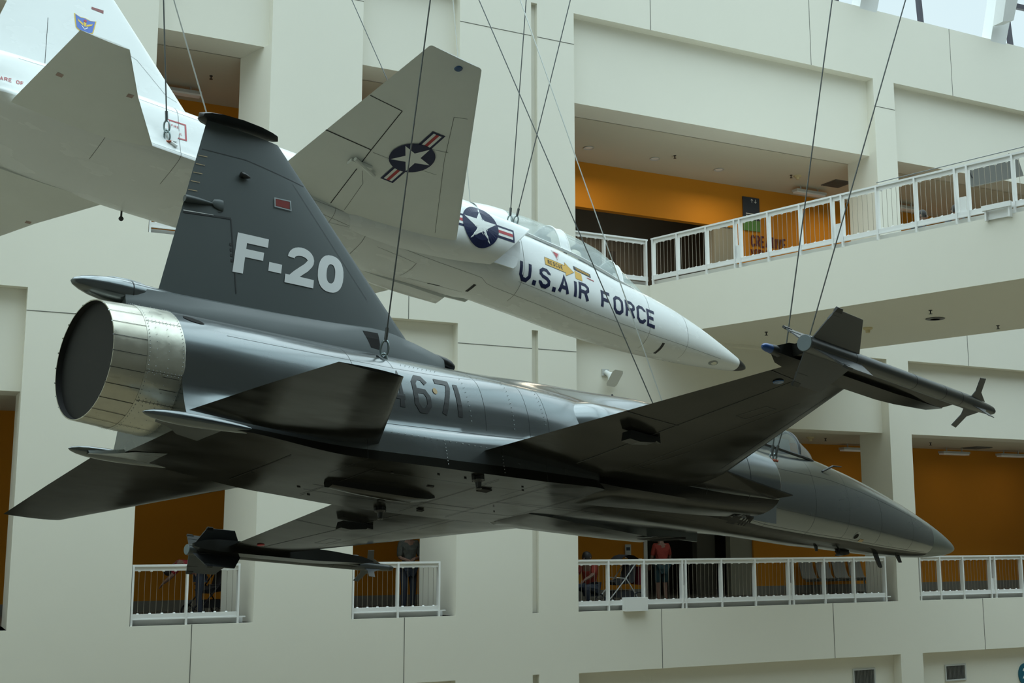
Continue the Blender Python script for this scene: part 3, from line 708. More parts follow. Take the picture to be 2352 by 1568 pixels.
for x0, a0, x1, a1 in ((.40, 203, .54, 203), (.40, 214, .54, 214)):
    a0, a1 = radians(a0), radians(a1); r = .503
    mb.add([(x0, r*cos(a0-.004), r*sin(a0-.004)), (x0, r*cos(a0+.004), r*sin(a0+.004)), (x1, r*cos(a1+.004), r*sin(a1+.004)), (x1, r*cos(a1-.004), r*sin(a1-.004))], [(0, 1, 2, 3)], 2)
mb.build('riveted_band', [M['band'], M['fhi'], M['fline']], FR, 20)
# side shelves and bullets beside the nozzle
for sg in (-1, 1):
    mb = MB(); R = []
    for x, yi, yo, h in ((.33, .50, .60, .02), (.42, .47, .61, .03), (.52, .40, .62, .045), (.62, .30, .625, .05), (.9, .2, .628, .05)):
        R.append([(x, sg*yi, -.565), (x, sg*yo, -.562), (x, sg*(yo+.005), -.54), (x, sg*(yo-.03), -.515+.0), (x, sg*(yi+.02), -.545+h*.3)])
    mb.rings(R); mb.build('tail_shelf', M['fgrey'], FR, 30)
    mb = MB(); pr = [(.19, .003), (.21, .016), (.26, .030), (.34, .042), (.46, .049), (.6, .050), (.8, .044), (1.0, .033), (1.25, .014), (1.4, .003)]
    R = []
    for x, r in pr: R.append([(x, sg*(.572+.03*(x-.2))+r*1.2*cos(2*pi*k/16), -.53-.012*(x-.2)+r*sin(2*pi*k/16)) for k in range(16)])
    mb.rings(R); mb.build('tail_bullet', M['fgrey'], FR, 40)
# dorsal fairing, chute pod, fin
mb = MB(); R = []
for x, zt, wt, wb in ((.27, .655, .08, .10), (.45, .675, .09, .14), (.8, .695, .09, .15), (1.65, .745, .09, .165), (2.26, .79, .095, .17), (2.75, .835, .10, .17), (2.9, .838, .10, .17), (3.05, .825, .095, .165), (3.3, .79, .085, .15), (3.5, .755, .07, .12), (3.62, .735, .055, .085), (3.66, .725, .045, .06)):
    zb = .36
    hp = [(0, zt+.012), (wt*.6, zt+.006), (wt, zt-.02), (wt+(wb-wt)*.5, zt-.12), (wb, .5), (wb, zb)]
    R.append([(x, y, z) for y, z in hp]+[(x, -y, z) for y, z in hp[::-1][:-1]])
mb.rings(R)
fair = mb.build('dorsal_fairing', M['ffin'], FR, 35)
mb = MB(); R = []
for x, zc, r in ((3.45, .735, .03), (3.6, .722, .045), (3.7, .705, .05), (3.77, .69, .047), (3.81, .675, .036), (3.825, .665, .012)): R.append([(x, r*cos(2*pi*k/14), zc+r*sin(2*pi*k/14)) for k in range(14)])
mb.rings(R); mb.build('fairing_nose', M['fdark'], FR, 40)
mb = MB()
for zz in (0,):
    decal(mb, dense([[Vector((2.60, .765)), Vector((2.775, .775)), Vector((2.77, .60)), Vector((2.66, .60))]], .04), side_cast(bvh_of(fair), -1, .003))
mb.build('air_scoop', M['dark'], FR)
mb = MB(); decal(mb, fan([Vector(p_) for p_ in ((.63, .365), (.68, .335), (.75, .325), (.79, .332), (.77, .36), (.70, .39), (.64, .395))]), side_cast(BVF, -1, .004)); mb.build('cooling_slot', M['dark'], FR)
mb = MB(); R = []
for x, zc, ry, rz in ((-.14, .615, .004, .004), (-.12, .617, .03, .028), (-.06, .617, .058, .055), (.02, .615, .078, .078), (.12, .615, .092, .095), (.24, .617, .10, .104), (.36, .62, .10, .103), (.6, .63, .085, .09), (.95, .65, .05, .06)):
    R.append([(x, ry*cos(2*pi*k/20), zc+rz*sin(2*pi*k/20)) for k in range(20)])
mb.rings(R)
R = []
for x, r in ((.12, .003), (.2, .02), (.32, .028), (.42, .024), (.55, .004)): R.append([(x, r*1.4*cos(2*pi*k/12), .712+r*sin(2*pi*k/12)) for k in range(12)])
mb.rings(R)
for k in range(28):
    a = 2*pi*k/28; a2 = 2*pi*(k+1)/28; mb.add([(x, .1015*cos(t_), .6195+.1045*sin(t_)) for x, t_ in ((.332, a), (.340, a), (.340, a2), (.332, a2))], [(0, 1, 2, 3)], 1)
mb.build('drag_chute_pod', [M['fgrey'], M['fline']], FR, 40)
def finsec(z):
    le = 1.72+(3.20-1.72)*(2.48-z)/(2.48-.86); te = 1.01-(1.01-.61)*(2.44-z)/(2.44-.77); return le, te
mb = MB(); secs = []
for z in (.62, .8, 1.2, 1.6, 2.0, 2.3, 2.44):
    le, te = finsec(z)
    if z < 1.52: te = te
    secs.append((le, te, z, 0, .052 if z < 2 else .05))
surface(mb, secs, axis='z')
fin = mb.build('fin', [M['ffin'], M['fline']], FR, 30)
BVFIN = bvh_of(fin)
castfin = side_cast(BVFIN, -1, .003)
for nm_, pts_, w_ in (('rudder_gap', [(1.30, .84), (1.247, 1.53)], .010), ('rudder_top_gap', [(.80, 1.478), (1.247, 1.535)], .016), ('fin_tip_seam', [(.90, 2.13), (1.4, 2.16), (2.03, 2.10)], .005), ('panel_seam', [(1.13, 1.68), (1.155, 1.68), (1.155, 1.57), (1.12, 1.565)], .007), ('leading_edge_seam', [(1.9, 2.08), (2.72, 1.12)], .003)):
    mb = MB(); decal(mb, dense(stroke_quads(pts_, w_), .07), castfin); mb.build(nm_, M['fline'], FR)
mb = MB()
for k in range(4):
    mb = MB(); decal(mb, [[Vector((1.235+.004*k, 1.30-.05*k)), Vector((1.255+.004*k, 1.30-.05*k)), Vector((1.255+.004*k, 1.275-.05*k)), Vector((1.235+.004*k, 1.275-.05*k))]], castfin); mb.build('hinge_block', M['fline'], FR)
mb = MB(); decal(mb, dense([[Vector((.80, 1.498)), Vector((.80, 1.488)), Vector((1.08, 1.520)), Vector((1.08, 1.523))]], .05), side_cast(BVFIN, -1, .0045)); mb.build('gap_light', M['white'], FR)
# cap plate
mb = MB(); R = []
for x, w_ in ((.93, .01), (.95, .06), (1.0, .10), (1.1, .13), (1.3, .14), (1.5, .12), (1.64, .085), (1.72, .05), (1.75, .01)):
    z = 2.455+.045*(x-.93)/.8
    R.append([(x, w_, z), (x, w_*.7, z+.02), (x, 0, z+.028), (x, -w_*.7, z+.02), (x, -w_, z), (x, -w_*.6, z-.018), (x, 0, z-.022), (x, w_*.6, z-.018)])
mb.rings(R); mb.build('fin_cap', M['fdark'], FR, 40)
# fuel vent pod, bump, red lamp, gold ticks
mb = MB(); R = []
for x, r in ((.80, .030), (.82, .034), (.92, .03), (1.02, .018), (1.12, .003)): R.append([(x, -.018+r*cos(2*pi*k/12), 1.60+.1*(x-.8)+r*sin(2*pi*k/12)) for k in range(12)])
mb.rings(R); mb.build('vent_pipe', M['ffin'], FR, 50)
mb = MB(); R = []
for x, r in ((1.06, .004), (1.08, .035), (1.13, .05), (1.17, .052), (1.175, .0)): R.append([(x, -.026+.18*r*cos(2*pi*k/12), 1.635+r*sin(2*pi*k/12)) for k in range(12)])
mb.rings(R); mb.build('access_blister', M['ffin'], FR, 50)
mb = MB(); R = []
for x, r in ((1.325, .012), (1.33, .024), (1.36, .027), (1.40, .018), (1.43, .002)): R.append([(x, -.05+r*cos(2*pi*k/12), 1.985-.05*(x-1.33)+r*sin(2*pi*k/12)) for k in range(12)])
mb.rings(R); mb.build('antenna_bullet', M['fdark'], FR, 50)
mb = MB(); decal(mb, dense([[Vector((1.70, 1.862)), Vector((1.70, 1.79)), Vector((1.85, 1.80)), Vector((1.852, 1.876))]], .05), side_cast(BVFIN, -1, .008)); mb.build('red_lamp', M['redlamp'], FR)
mb = MB(); decal(mb, dense(stroke_quads([(1.69, 1.865), (1.86, 1.884), (1.865, 1.792), (1.69, 1.780), (1.69, 1.865)], .012), .05), side_cast(BVFIN, -1, .010)); mb.build('lamp_frame', M['fhi'], FR)
mb = MB()
for k in range(5):
    t_ = k/4; x = .93-.09*t_; z = 2.06-.36*t_; decal(mb, stroke_quads([(x, z), (x+.085, z+.008)], .006), side_cast(BVFIN, -1, .005))
mb.build('gold_ticks', M['gold'], FR)
# F-20 in bold white
def curve2():
    P = []
    for k in range(9): a = radians(190-k*27); P.append((.5+.36*cos(a)*1.0, .70+.205*sin(a)))
    P += [(.80, .58), (.62, .44), (.36, .28), (.2, .13)]
    return P
mb = MB()
def T2(u, v): return Vector((1.262+u*1.185+v*.052, 1.035+v*.385+.055*u))
def dq(quads, mx=.05): decal(mb, dense(quads, mx), side_cast(BVFIN, -1, .004))
ax_, bx = 0., .262
def bx4(u0, v0, u1, v1): return [T2(u0, v0), T2(u1, v0), T2(u1, v1), T2(u0, v1)]
dq([bx4(0, 0, .085, 1), bx4(.085, .78, .262, 1), bx4(.085, .42, .235, .63)])
mb.build('letter', M['flet'], FR); mb = MB()
dq([bx4(.288, .20, .400, .43)])
mb.build('hyphen', M['flet'], FR); mb = MB()
out = []
P2 = [(.5+.34*cos(radians(a)), .695+.19*sin(radians(a))) for a in range(185, -40, -15)]+[(.70, .50), (.52, .37), (.36, .25), (.24, .13)]
for q_ in stroke_quads([(x*1.0, y*1.0) for x, y in P2], .24): out.append([T2(.430+p.x*.265, p.y*1.0) for p in q_])
dq(out, .06)
decal(mb, dense([[T2(.430+.265*x, y) for x, y in ((.02, 0), (1.0, 0), (1.0, .22), (.02, .22))]], .05), side_cast(BVFIN, -1, .0055))
mb.build('digit', M['flet'], FR); mb = MB()
out = []
n = 28
for k in range(n):
    a, a2 = 2*pi*k/n, 2*pi*(k+1)/n
    def se(a_, rx, ry, e): c, s_ = cos(a_), sin(a_); return (.850+rx*math.copysign(abs(c)**e, c), .5+ry*math.copysign(abs(s_)**e, s_))
    p = [se(a, .125, .50, .85), se(a2, .125, .50, .85), se(a2, .042, .26, .85), se(a, .042, .26, .85)]
    out.append([T2(*v) for v in p])
dq(out, .06)
mb.build('digit', M['flet'], FR)
# 4671 on the flank
for chr_, xo in (('4', 2.50), ('6', 2.77), ('7', 3.03), ('1', 3.27)):
    mb = MB(); qs = [[Vector((xo+p.x, -.115+p.y+.015*(xo-2.7+p.x))) for p in q_] for q_ in text_quads(chr_, 0, 0, .375, .195, .052, 0)]
    decal(mb, dense(qs, .03), side_cast(BVF, -1, .004)); mb.build('digit', M['fdark'], FR)
mb = MB(); c = side_cast(BVF, -1, .005)
decal(mb, fan([Vector((3.03+.026*cos(k*pi/8), .13+.03*sin(k*pi/8))) for k in range(16)]), c); mb.build('inspection_port', M['gold'], FR)
# fore body: canopy
CF = Loft([(7.0, [(0, .86), (.12, .83), (.22, .74), (.27, .62), (.28, .5)]), (7.6, [(0, 1.0), (.17, .97), (.3, .84), (.36, .66), (.37, .5)]), (8.3, [(0, 1.10), (.2, 1.06), (.34, .90), (.405, .7), (.41, .49)]),
           (8.9, [(0, 1.08), (.2, 1.03), (.34, .88), (.40, .68), (.40, .47)]), (9.4, [(0, .93), (.18, .90), (.30, .78), (.375, .62), (.385, .45)]), (9.8, [(0, .76), (.13, .74), (.24, .67), (.31, .57), (.33, .45)]), (10.16, [(0, .58), (.05, .575), (.09, .56), (.12, .54), (.13, .48)])], 4)
mb = MB(); mb.rings([CF.ring(7.0+3.16*i/34) for i in range(35)], 0, True, False, False)
# keep only the upper shell
mb2 = MB(); h = len(CF.half(8))
for i in range(35):
    x = 7.0+3.16*i/34; r = [(x, y, z) for y, z in CF.half(x)]; mb2.v += [tuple((p[0], -p[1], p[2])) for p in r[::-1]]+[tuple(p) for p in r[1:]]
nn = 2*h-1
for i in range(34):
    for k in range(nn-1): mb2.f.append((i*nn+k, i*nn+k+1, (i+1)*nn+k+1, (i+1)*nn+k)); mb2.m.append(0)
mb2.build('canopy', M['glass'], FR, 40)
mb = MB()
for xb, xt in ((9.42, 9.60),):
    for sgn_ in (1,):
        P = []
        for k in range(nn):
            f = abs(k-(nn-1)/2)/((nn-1)/2); x = xt+(xb-xt)*f; hh = CF.half(x); 
            i = int(round((h-1)*f)); y, z = hh[i]; P.append((x, (-y if k < (nn-1)/2 else y), z+.004))
        mb.tube(P, .022, 6)
for sg in (-1, 1): mb.tube([(x, sg*(CF.half(x)[-1][0]+.006), CF.half(x)[-1][1]+.01) for x in [7.0+3.1*i/20 for i in range(21)]], .02, 6)
mb.build('canopy_frame', M['fdark'], FR, 50)
mb = MB(); mb.box((8.0, -.2, .45), (8.3, .2, .98)); mb.box((8.3, -.2, .42), (8.8, .2, .55)); mb.box((9.25, -.22, .5), (9.5, .22, .72)); mb.box((8.02, -.12, .96), (8.2, .12, 1.03)); mb.tube([(9.2, -.1, .74), (9.25, -.1, .80)], .05, 8); mb.tube([(9.1, .05, .76), (9.35, .05, .80)], .04, 8)
mb.build('ejection_seat', M['cockpit'], FR)
# nacelles
nF = [(4.5, [(.25, .40), (.45, .385), (.60, .27), (.655, .08), (.68, -.15), (.77, -.30), (.83, -.48), (.845, -.605), (.3, -.605)]),
      (5.2, [(.30, .44), (.56, .40), (.74, .29), (.83, .10), (.86, -.13), (.89, -.32), (.905, -.49), (.868, -.602), (.3, -.602)]),
      (6.0, [(.40, .42), (.68, .36), (.86, .25), (.96, .08), (1.01, -.13), (1.01, -.34), (.975, -.51), (.885, -.598), (.4, -.596)]),
      (6.8, [(.50, .34), (.76, .30), (.95, .18), (1.06, .02), (1.10, -.18), (1.085, -.37), (1.02, -.52), (.88, -.59), (.5, -.588)]),
      (7.62, [(.62, .17), (.85, .155), (1.02, .08), (1.125, -.05), (1.16, -.21), (1.145, -.37), (1.075, -.50), (.89, -.57), (.64, -.565)])]
def nacelle(name, data, sg, parent, mats, sweep=0., bel=None):
    mb = MB(); xs = [a[0] for a in data]; L0 = Loft(data, 3, (8,)); R = []
    n_ = 26
    for i in range(n_+1):
        x = xs[0]+(xs[-1]-xs[0])*i/n_; h_ = L0.half(x); f = (i/n_)**3
        g_ = min(1, .80+.20*i/5); R.append([(x+sweep*(z+.15)*f, sg*y*g_, -.1+(z+.1)*g_) for y, z in h_])
    mb.rings(R, 0, True, True, False)
    if bel is not None:
        nr = len(R[0])
        for a_ in range(len(R)-1):
            for b_ in range(nr):
                if 17 <= b_ < nr-1: mb.m[a_*nr+b_] = bel
    last = R[-1]; cy = sum(p[1] for p in last)/len(last); cz = sum(p[2] for p in last)/len(last)
    r1 = [(p[0]+.012, cy+(p[1]-cy)*.975, cz+(p[2]-cz)*.965) for p in last]; r2 = [(p[0]-.02, cy+(p[1]-cy)*.95, cz+(p[2]-cz)*.93) for p in last]; r3 = [(p[0]-.25, cy+(p[1]-cy)*.80, cz+(p[2]-cz)*.72) for p in last]
    mb.rings([last, r1, r2], 0, True, False, False); mb.rings([r2, r3], 1, True, False, True)
    return mb, L0
for sg in (-1, 1):
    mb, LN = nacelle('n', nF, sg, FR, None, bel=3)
    for x in (5.6, 6.4, 7.1):
        h1 = [(x-.003, sg*(y+.003), z) for y, z in LN.half(x)[2:-6]]; h2 = [(x+.003, sg*(y+.003), z) for y, z in LN.half(x)[2:-6]]; m_ = len(h1)
        mb.add(h1+h2, [(i, i+1, m_+i+1, m_+i) for i in range(m_-1)], 2)
    q_ = [(7.25, .0), (7.25, .09), (7.28, .11), (7.42, .11), (7.45, .09), (7.45, -.02)]
    nac = mb.build('air_intake', [M['fgrey'], M['dark'], M['fline'], M['fshaded']], FR, 35)
    mb = MB(); mb.prism([(7.45, sg*.60, .10), (8.0, sg*.59, .08), (8.30, sg*.585, -.10), (8.40, sg*.585, -.30), (8.33, sg*.585, -.56), (7.3, sg*.61, -.565)], (0, -sg*.012, 0)); mb.build('splitter_plate', M['fgrey'], FR)
    mb = MB(); cb_ = caster(BVF, lambda q_: (q_.x, q_.y, -3), (0, 0, 1), .004)
    mb.prism([(7.31, sg*.70, -.590), (7.46, sg*.70, -.588), (7.70, sg*.42, -.588), (7.55, sg*.42, -.590)], (0, 0, -.004))
    for k in range(3): mb.prism([(x+.055*k, sg*y, -.590) for x, y in ((7.50, .70), (7.53, .70), (7.80, .42), (7.77, .42))], (0, 0, -.004))
    mb.prism([(7.46, sg*.74, -.575), (7.70, sg*.70, -.575), (7.95, sg*.46, -.575), (7.80, sg*.56, -.575)], (0, 0, .02))
    mb.build('bleed_louvre', M['dark'], FR)
# wings
WZ = -.42
def wing_under(x, y):
    ay = abs(y); le = 6.10-(ay-1.5)*.665; te = 3.42+(ay-1.0)*.105; c = le-te; s_ = min(max((le-x)/c, 0), 1)
    for k in range(len(CH)-1):
        if CH[k] <= s_ <= CH[k+1]: hh = HH[k]+(HH[k+1]-HH[k])*(s_-CH[k])/(CH[k+1]-CH[k]); break
    return WZ-hh*.046*c/2-.0025
for sg in (-1, 1):
    mb = MB(); secs = []
    for y in (.45, 1.0, 1.5, 2.2, 3.0, 3.82):
        le = 6.10-(y-1.5)*.665; te = 3.42+(y-1.0)*.105; secs.append((le, te, sg*y, WZ, .046))
    surface(mb, secs)
    # hinge and panel lines on the under skin
    def hx(y): return 4.32-(y-1.2)*.115
    under_line(mb, [(hx(1.05), sg*1.05, 0), (hx(2.3), sg*2.3, 0)], wing_under, .006)
    under_line(mb, [(hx(2.3), sg*2.3, 0), (hx(3.6), sg*3.6, 0)], wing_under, .005)
    under_line(mb, [(3.42+.13, sg*2.30, 0), (hx(2.3)+.02, sg*2.34, 0)], wing_under, .005)
    under_line(mb, [(3.42+.28, sg*3.62, 0), (hx(3.6), sg*3.62, 0)], wing_under, .005)
    under_line(mb, [(5.95-.1, sg*1.6, 0), (4.75-.06, sg*3.5, 0)], wing_under, .003)
    under_line(mb, [(4.9, sg*1.1, 0), (4.6, sg*3.3, 0)], wing_under, .0025)
    under_line(mb, [(4.4, sg*2.8, 0), (4.55, sg*2.8, 0), (4.55, sg*3.1, 0), (4.4, sg*3.1, 0), (4.4, sg*2.8, 0)], wing_under, .003)
    under_line(mb, [(5.2, sg*1.3, 0), (4.95, sg*1.3, 0), (4.95, sg*1.9, 0)], wing_under, .0025)
    wg = mb.build('wing', [M['fshaded'], M['fline']], FR, 30)
    mb = MB(); zt, zb = WZ+.012, WZ-.012
    P = [(5.4, sg*.7), (5.6, sg*1.80), (6.10, sg*1.50), (6.6, sg*1.43), (7.1, sg*1.37), (7.58, sg*1.315), (7.50, sg*1.05), (7.3, sg*.7)]
    def zz(x): return -.035*max(0, (x-6.1))/1.4
    n_ = len(P); vs = [(x, y, WZ+.028*(1 if i in (0, 7) else .25)+zz(x)) for i, (x, y) in enumerate(P)]+[(x, y, WZ-(.06 if i in (0, 7) else .006)+zz(x)) for i, (x, y) in enumerate(P)]
    mb.add(vs, [tuple(range(n_)), tuple(range(n_, 2*n_))[::-1]]+[(i, n_+i, n_+(i+1) % n_, (i+1) % n_) for i in range(n_)])
    mb.build('leading_edge_extension', M['fshaded'], FR)
    # flap track fairing and tip lens
    mb = MB(); y = 2.0
    P = [(3.93, sg*y, WZ-.04), (3.90, sg*y, WZ-.12), (4.03, sg*y, WZ-.13), (4.24, sg*y, WZ-.105), (4.31, sg*y, WZ-.05)]
    mb.prism([(a, b_+sg*.05, c) for a, b_, c in P], (0, -sg*.10, 0)); mb.prism([(4.28, sg*(y+.02), WZ-.02), (4.36, sg*(y+.02), WZ-.04), (4.36, sg*(y-.02), WZ-.04)], (0, 0, -.05)); mb.build('hinge_fairing', M['fdark'], FR)
    mb = MB(); mb.lathe([(0, .045), (-.008, .04), (-.012, .002)], axis='z', c=(3.95, sg*3.52, wing_under(3.95, 3.52)), n=16); mb.build('tip_light', M['blue'] if sg < 0 else M['mred'], FR)
    # stabiliser
    mb = MB(); surface(mb, [(2.28, .50, sg*.68, -.495, .04), (1.65, .505, sg*1.6, -.565, .04), (1.045, .51, sg*2.46, -.642, .04)]); 
    mb.build('stabilator', M['fshaded'], FR, 30)
# ventral pieces
mb = MB(); R = []
for x, w_, d_ in ((2.33, .07, .05), (2.6, .10, .07), (3.0, .13, .085), (3.25, .12, .085), (3.45, .06, .05), (3.56, .008, .01)):
    R.append([(x, w_, -.635), (x, w_*.8, -.645-d_*.7), (x, 0, -.645-d_), (x, -w_*.8, -.645-d_*.7), (x, -w_, -.635), (x, 0, -.60)])
mb.rings([[(x, y+.08, z) for x, y, z in r] for r in R]); mb.build('centreline_pylon', M['fshaded'], FR, 40)
mb = MB()
for x, y, a, c in ((3.78, -.36, .13, .10), (3.80, .57, .07, .06), (3.19, .42, .07, .05), (3.22, -.24, .08, .04), (3.0, -.6, .03, .02), (3.3, -.62, .03, .02), (2.6, -.45, .03, .02), (4.5, .25, .02, .02), (2.2, .35, .035, .02), (2.45, .55, .03, .02), (4.1, -.55, .03, .02)):
    mb.prism([(x-a/2, y-c/2, -.648), (x+a/2, y-c/2, -.648), (x+a/2+.02, y+c/2, -.648), (x-a/2+.02, y+c/2, -.648)], (0, 0, .012))
for x0, y0, x1, y1 in ((4.3, -.7, 4.3, .75), (5.0, -.6, 5.0, .7), (4.3, 0, 5.9, 0), (2.4, -.5, 2.4, .6), (3.65, -.7, 3.65, .7), (3.2, .3, 4.3, .32), (5.5, -.5, 5.5, .5), (5.1, -.3, 5.9, -.28), (1.6, -.4, 1.6, .5), (1.6, .2, 2.4, .22)):
    v = Vector((x1-x0, y1-y0, 0)).normalized()*.0035; nn_ = Vector((-v.y, v.x, 0))
    def zb(x): return {True: LF.prof(x)[8][1]}[True]-.003
    mb.add([(x0+nn_.x, y0+nn_.y, zb(x0)), (x0-nn_.x, y0-nn_.y, zb(x0)), (x1-nn_.x, y1-nn_.y, zb(x1)), (x1+nn_.x, y1+nn_.y, zb(x1))], [(0, 1, 2, 3)])
mb.build('belly_panels', M['dark'], FR)
for sg in (-1, 1):
    mb = MB(); x, y = 3.40, sg*.69; mb.lathe([(0, .05), (-.03, .055), (-.05, .03), (-.10, .022), (-.11, .03), (-.12, .0)], axis='z', c=(x, y, -.635), n=10)
    for k in range(4): a = k*pi/2; mb.box((x+.05*cos(a)-.015, y+.05*sin(a)-.015, -.67), (x+.05*cos(a)+.015, y+.05*sin(a)+.015, -.635))
    mb.build('hoist_fitting', M['fdark'], FR)
# nose details
mb = MB(); mb.prism([(11.62, .01, -.53), (11.74, .01, -.53), (11.81, .01, -.72), (11.77, .01, -.735), (11.72, .01, -.72)], (0, -.02, 0)); mb.build('blade_antenna', M['fdark'], FR)
mb = MB(); mb.prism([(12.25, .01, -.49), (12.36, .01, -.49), (12.41, .01, -.61), (12.34, .01, -.615)], (0, -.02, 0)); mb.build('blade_antenna', M['fdark'], FR)
mb = MB(); mb.prism([(10.10, .01, -.57), (10.17, .01, -.57), (10.15, .01, -.63), (10.12, .01, -.63)], (0, -.02, 0)); mb.build('blade_antenna', M['fdark'], FR)
mb = MB(); mb.tube([(10.72, 0, -.56), (10.70, 0, -.63)], .012, 8); mb.box((10.66, -.04, -.645), (10.74, .04, -.625)); mb.build('drain_mast', M['fdark'], FR)
mb = MB(); R = []
for x, r in ((10.72, .02), (10.78, .05), (10.9, .055), (11.02, .03), (11.06, .005)): R.append([(x, .05+r*cos(2*pi*k/10), -.575+r*.8*sin(2*pi*k/10)) for k in range(10)])
mb.rings(R); mb.build('beacon_fairing', M['dark'], FR, 40)
cN = caster(BVF, lambda q_: (q_.x, -3, q_.y-1.4), (0, 1, .55), .004)
def hitz(x, z): return cN(Vector((x, z-.25)))
mb = MB(); decal(mb, fan([Vector((10.62+.05*cos(k*pi/8), -.52+.045*sin(k*pi/8)-.0)) for k in range(16)]), cN); mb.build('gun_port', M['dark'], FR)
mb = MB(); decal(mb, fan([Vector((10.63+.075*cos(k*pi/8), -.51+.07*sin(k*pi/8))) for k in range(16)]), caster(BVF, lambda q_: (q_.x, -3, q_.y-1.4), (0, 1, .55), .002)); mb.build('port_ring', M['fhi'], FR)
mb = MB(); decal(mb, [[Vector((10.76, -.60)), Vector((10.87, -.60)), Vector((10.87, -.555)), Vector((10.76, -.555))]], cN); mb.build('label_plate', M['gold'], FR)
cS = side_cast(BVF, -1, .0)
p = cS(Vector((9.80, .29)))
mb = MB(); mb.tube([p, p+Vector((.20, -.05, .085)), p+Vector((.40, -.06, .10))], [.014, .013, .008], 8); mb.build('air_data_probe', M['fdark'], FR)
mb = MB(); mb.prism([(6.22, .01, .76), (6.30, .01, .76), (6.25, .01, .83)], (0, -.02, 0)); mb.build('blade_antenna', M['fdark'], FR)
# wing tip rails
for sg in (-1, 1):
    mb = MB(); R = []
    for x, h, w_ in ((3.30, .02, .02), (3.42, .055, .07), (3.6, .07, .09), (4.9, .075, .09), (5.2, .065, .085), (5.7, .04, .05), (5.9, .008, .01)):
        yc = sg*3.90; R.append([(x, yc-w_, WZ-h), (x, yc+w_, WZ-h), (x, yc+w_, WZ+h), (x, yc-w_, WZ+h)])
    mb.rings(R); mb.box((3.45, sg*3.97, WZ-.045), (5.75, sg*4.078, WZ+.045)); mb.build('launch_rail', M['fshaded'], FR, 30)

# ------------------------------------------------------------------ missiles (carried by the rails: things of their own)
def missile(sg, label):
    X0 = 3.354; T = MF @ Matrix.Translation((X0, sg*4.132, -.429)) @ Matrix.Rotation(radians(0), 4, 'X')
    t = empty('missile', label=label, cat='missile', group='missiles on the fighter wing tips', mat=T)
    mb = MB(); mb.lathe([(0, .055), (.004, .0635), (1.0, .0635), (2.55, .0635), (2.66, .060), (2.74, .054), (2.84, .048), (2.90, .046), (2.98, .041)], n=28)
    for x in (.62, 1.55, 2.05, 2.35): mb.lathe([(x, .0642), (x+.006, .0642)], 1, n=28)
    mb.build('body_tube', [M['missile'], M['fline']], t, 35)
    mb = MB(); mb.lathe([(2.98, .041), (3.02, .036), (3.06, .024), (3.076, .001)], n=20); mb.build('seeker_dome', M['fdark'], t, 60)
    mb = MB(); mb.lathe([(-.004, .0), (-.004, .058), (.001, .060)], n=28); mb.build('tail_cap', M['mcap'], t)
    for k in range(4):
        a = radians(45+90*k); rd = Vector((0, cos(a), sin(a))); nrm = Vector((0, -sin(a), cos(a)))*.008
        mb = MB(); P = [(.06, .055), (.16, .30), (.24, .315), (.60, .315), (.70, .055)]
        P = [(.05, .055), (.05+.08, .31), (.50, .31), (.70, .055)]
        mb.prism([Vector((x, 0, 0))+rd*r-nrm*.5 for x, r in P], nrm)
        mb.prism([Vector((x, 0, 0))+rd*r-nrm*.9 for x, r in ((.10, .22), (.115, .262), (.24, .262), (.24, .22))], nrm*1.8, 1)
        tf = mb.build('tail_fin', [M['mfin'], M['mfin']], t)
        mb = MB(); mb.prism([Vector((x, 0, 0))+rd*r-nrm*1.2 for x, r in ((.12, .29), (.13, .325), (.20, .325), (.21, .29))], nrm*2.4); rl = mb.build('rolleron', M['fdark'], tf)
        mb = MB(); P = [(2.56, .055), (2.58, .115), (2.53, .235), (2.62, .245), (2.68, .12), (2.83, .052)]
        mb.prism([Vector((x, 0, 0))+rd*r-nrm*.35 for x, r in P], nrm*.7); mb.build('canard_fin', M['mfin'], t)
    if sg < 0:
        a = radians(45+180); rd = Vector((0, cos(radians(45)), sin(radians(45))))
    return t
mR = missile(-1, 'grey missile on the raised near wing tip at right')
mL = missile(1, 'dark missile on the lowered far wing tip in front of the railings')
# blue tail-light of the near rail
mb = MB(); R = []
for x, r in ((3.17, .008), (3.19, .024), (3.23, .032), (3.27, .034), (3.45, .05)): R.append([(x, -3.90+r*cos(2*pi*k/10), WZ+.0+r*sin(2*pi*k/10)) for k in range(10)])
mb.rings(R[0:4], 1); mb.rings(R[3:], 0); mb.build('rail_tail_cone', [M['fdark'], M['bluel']], FR, 40)

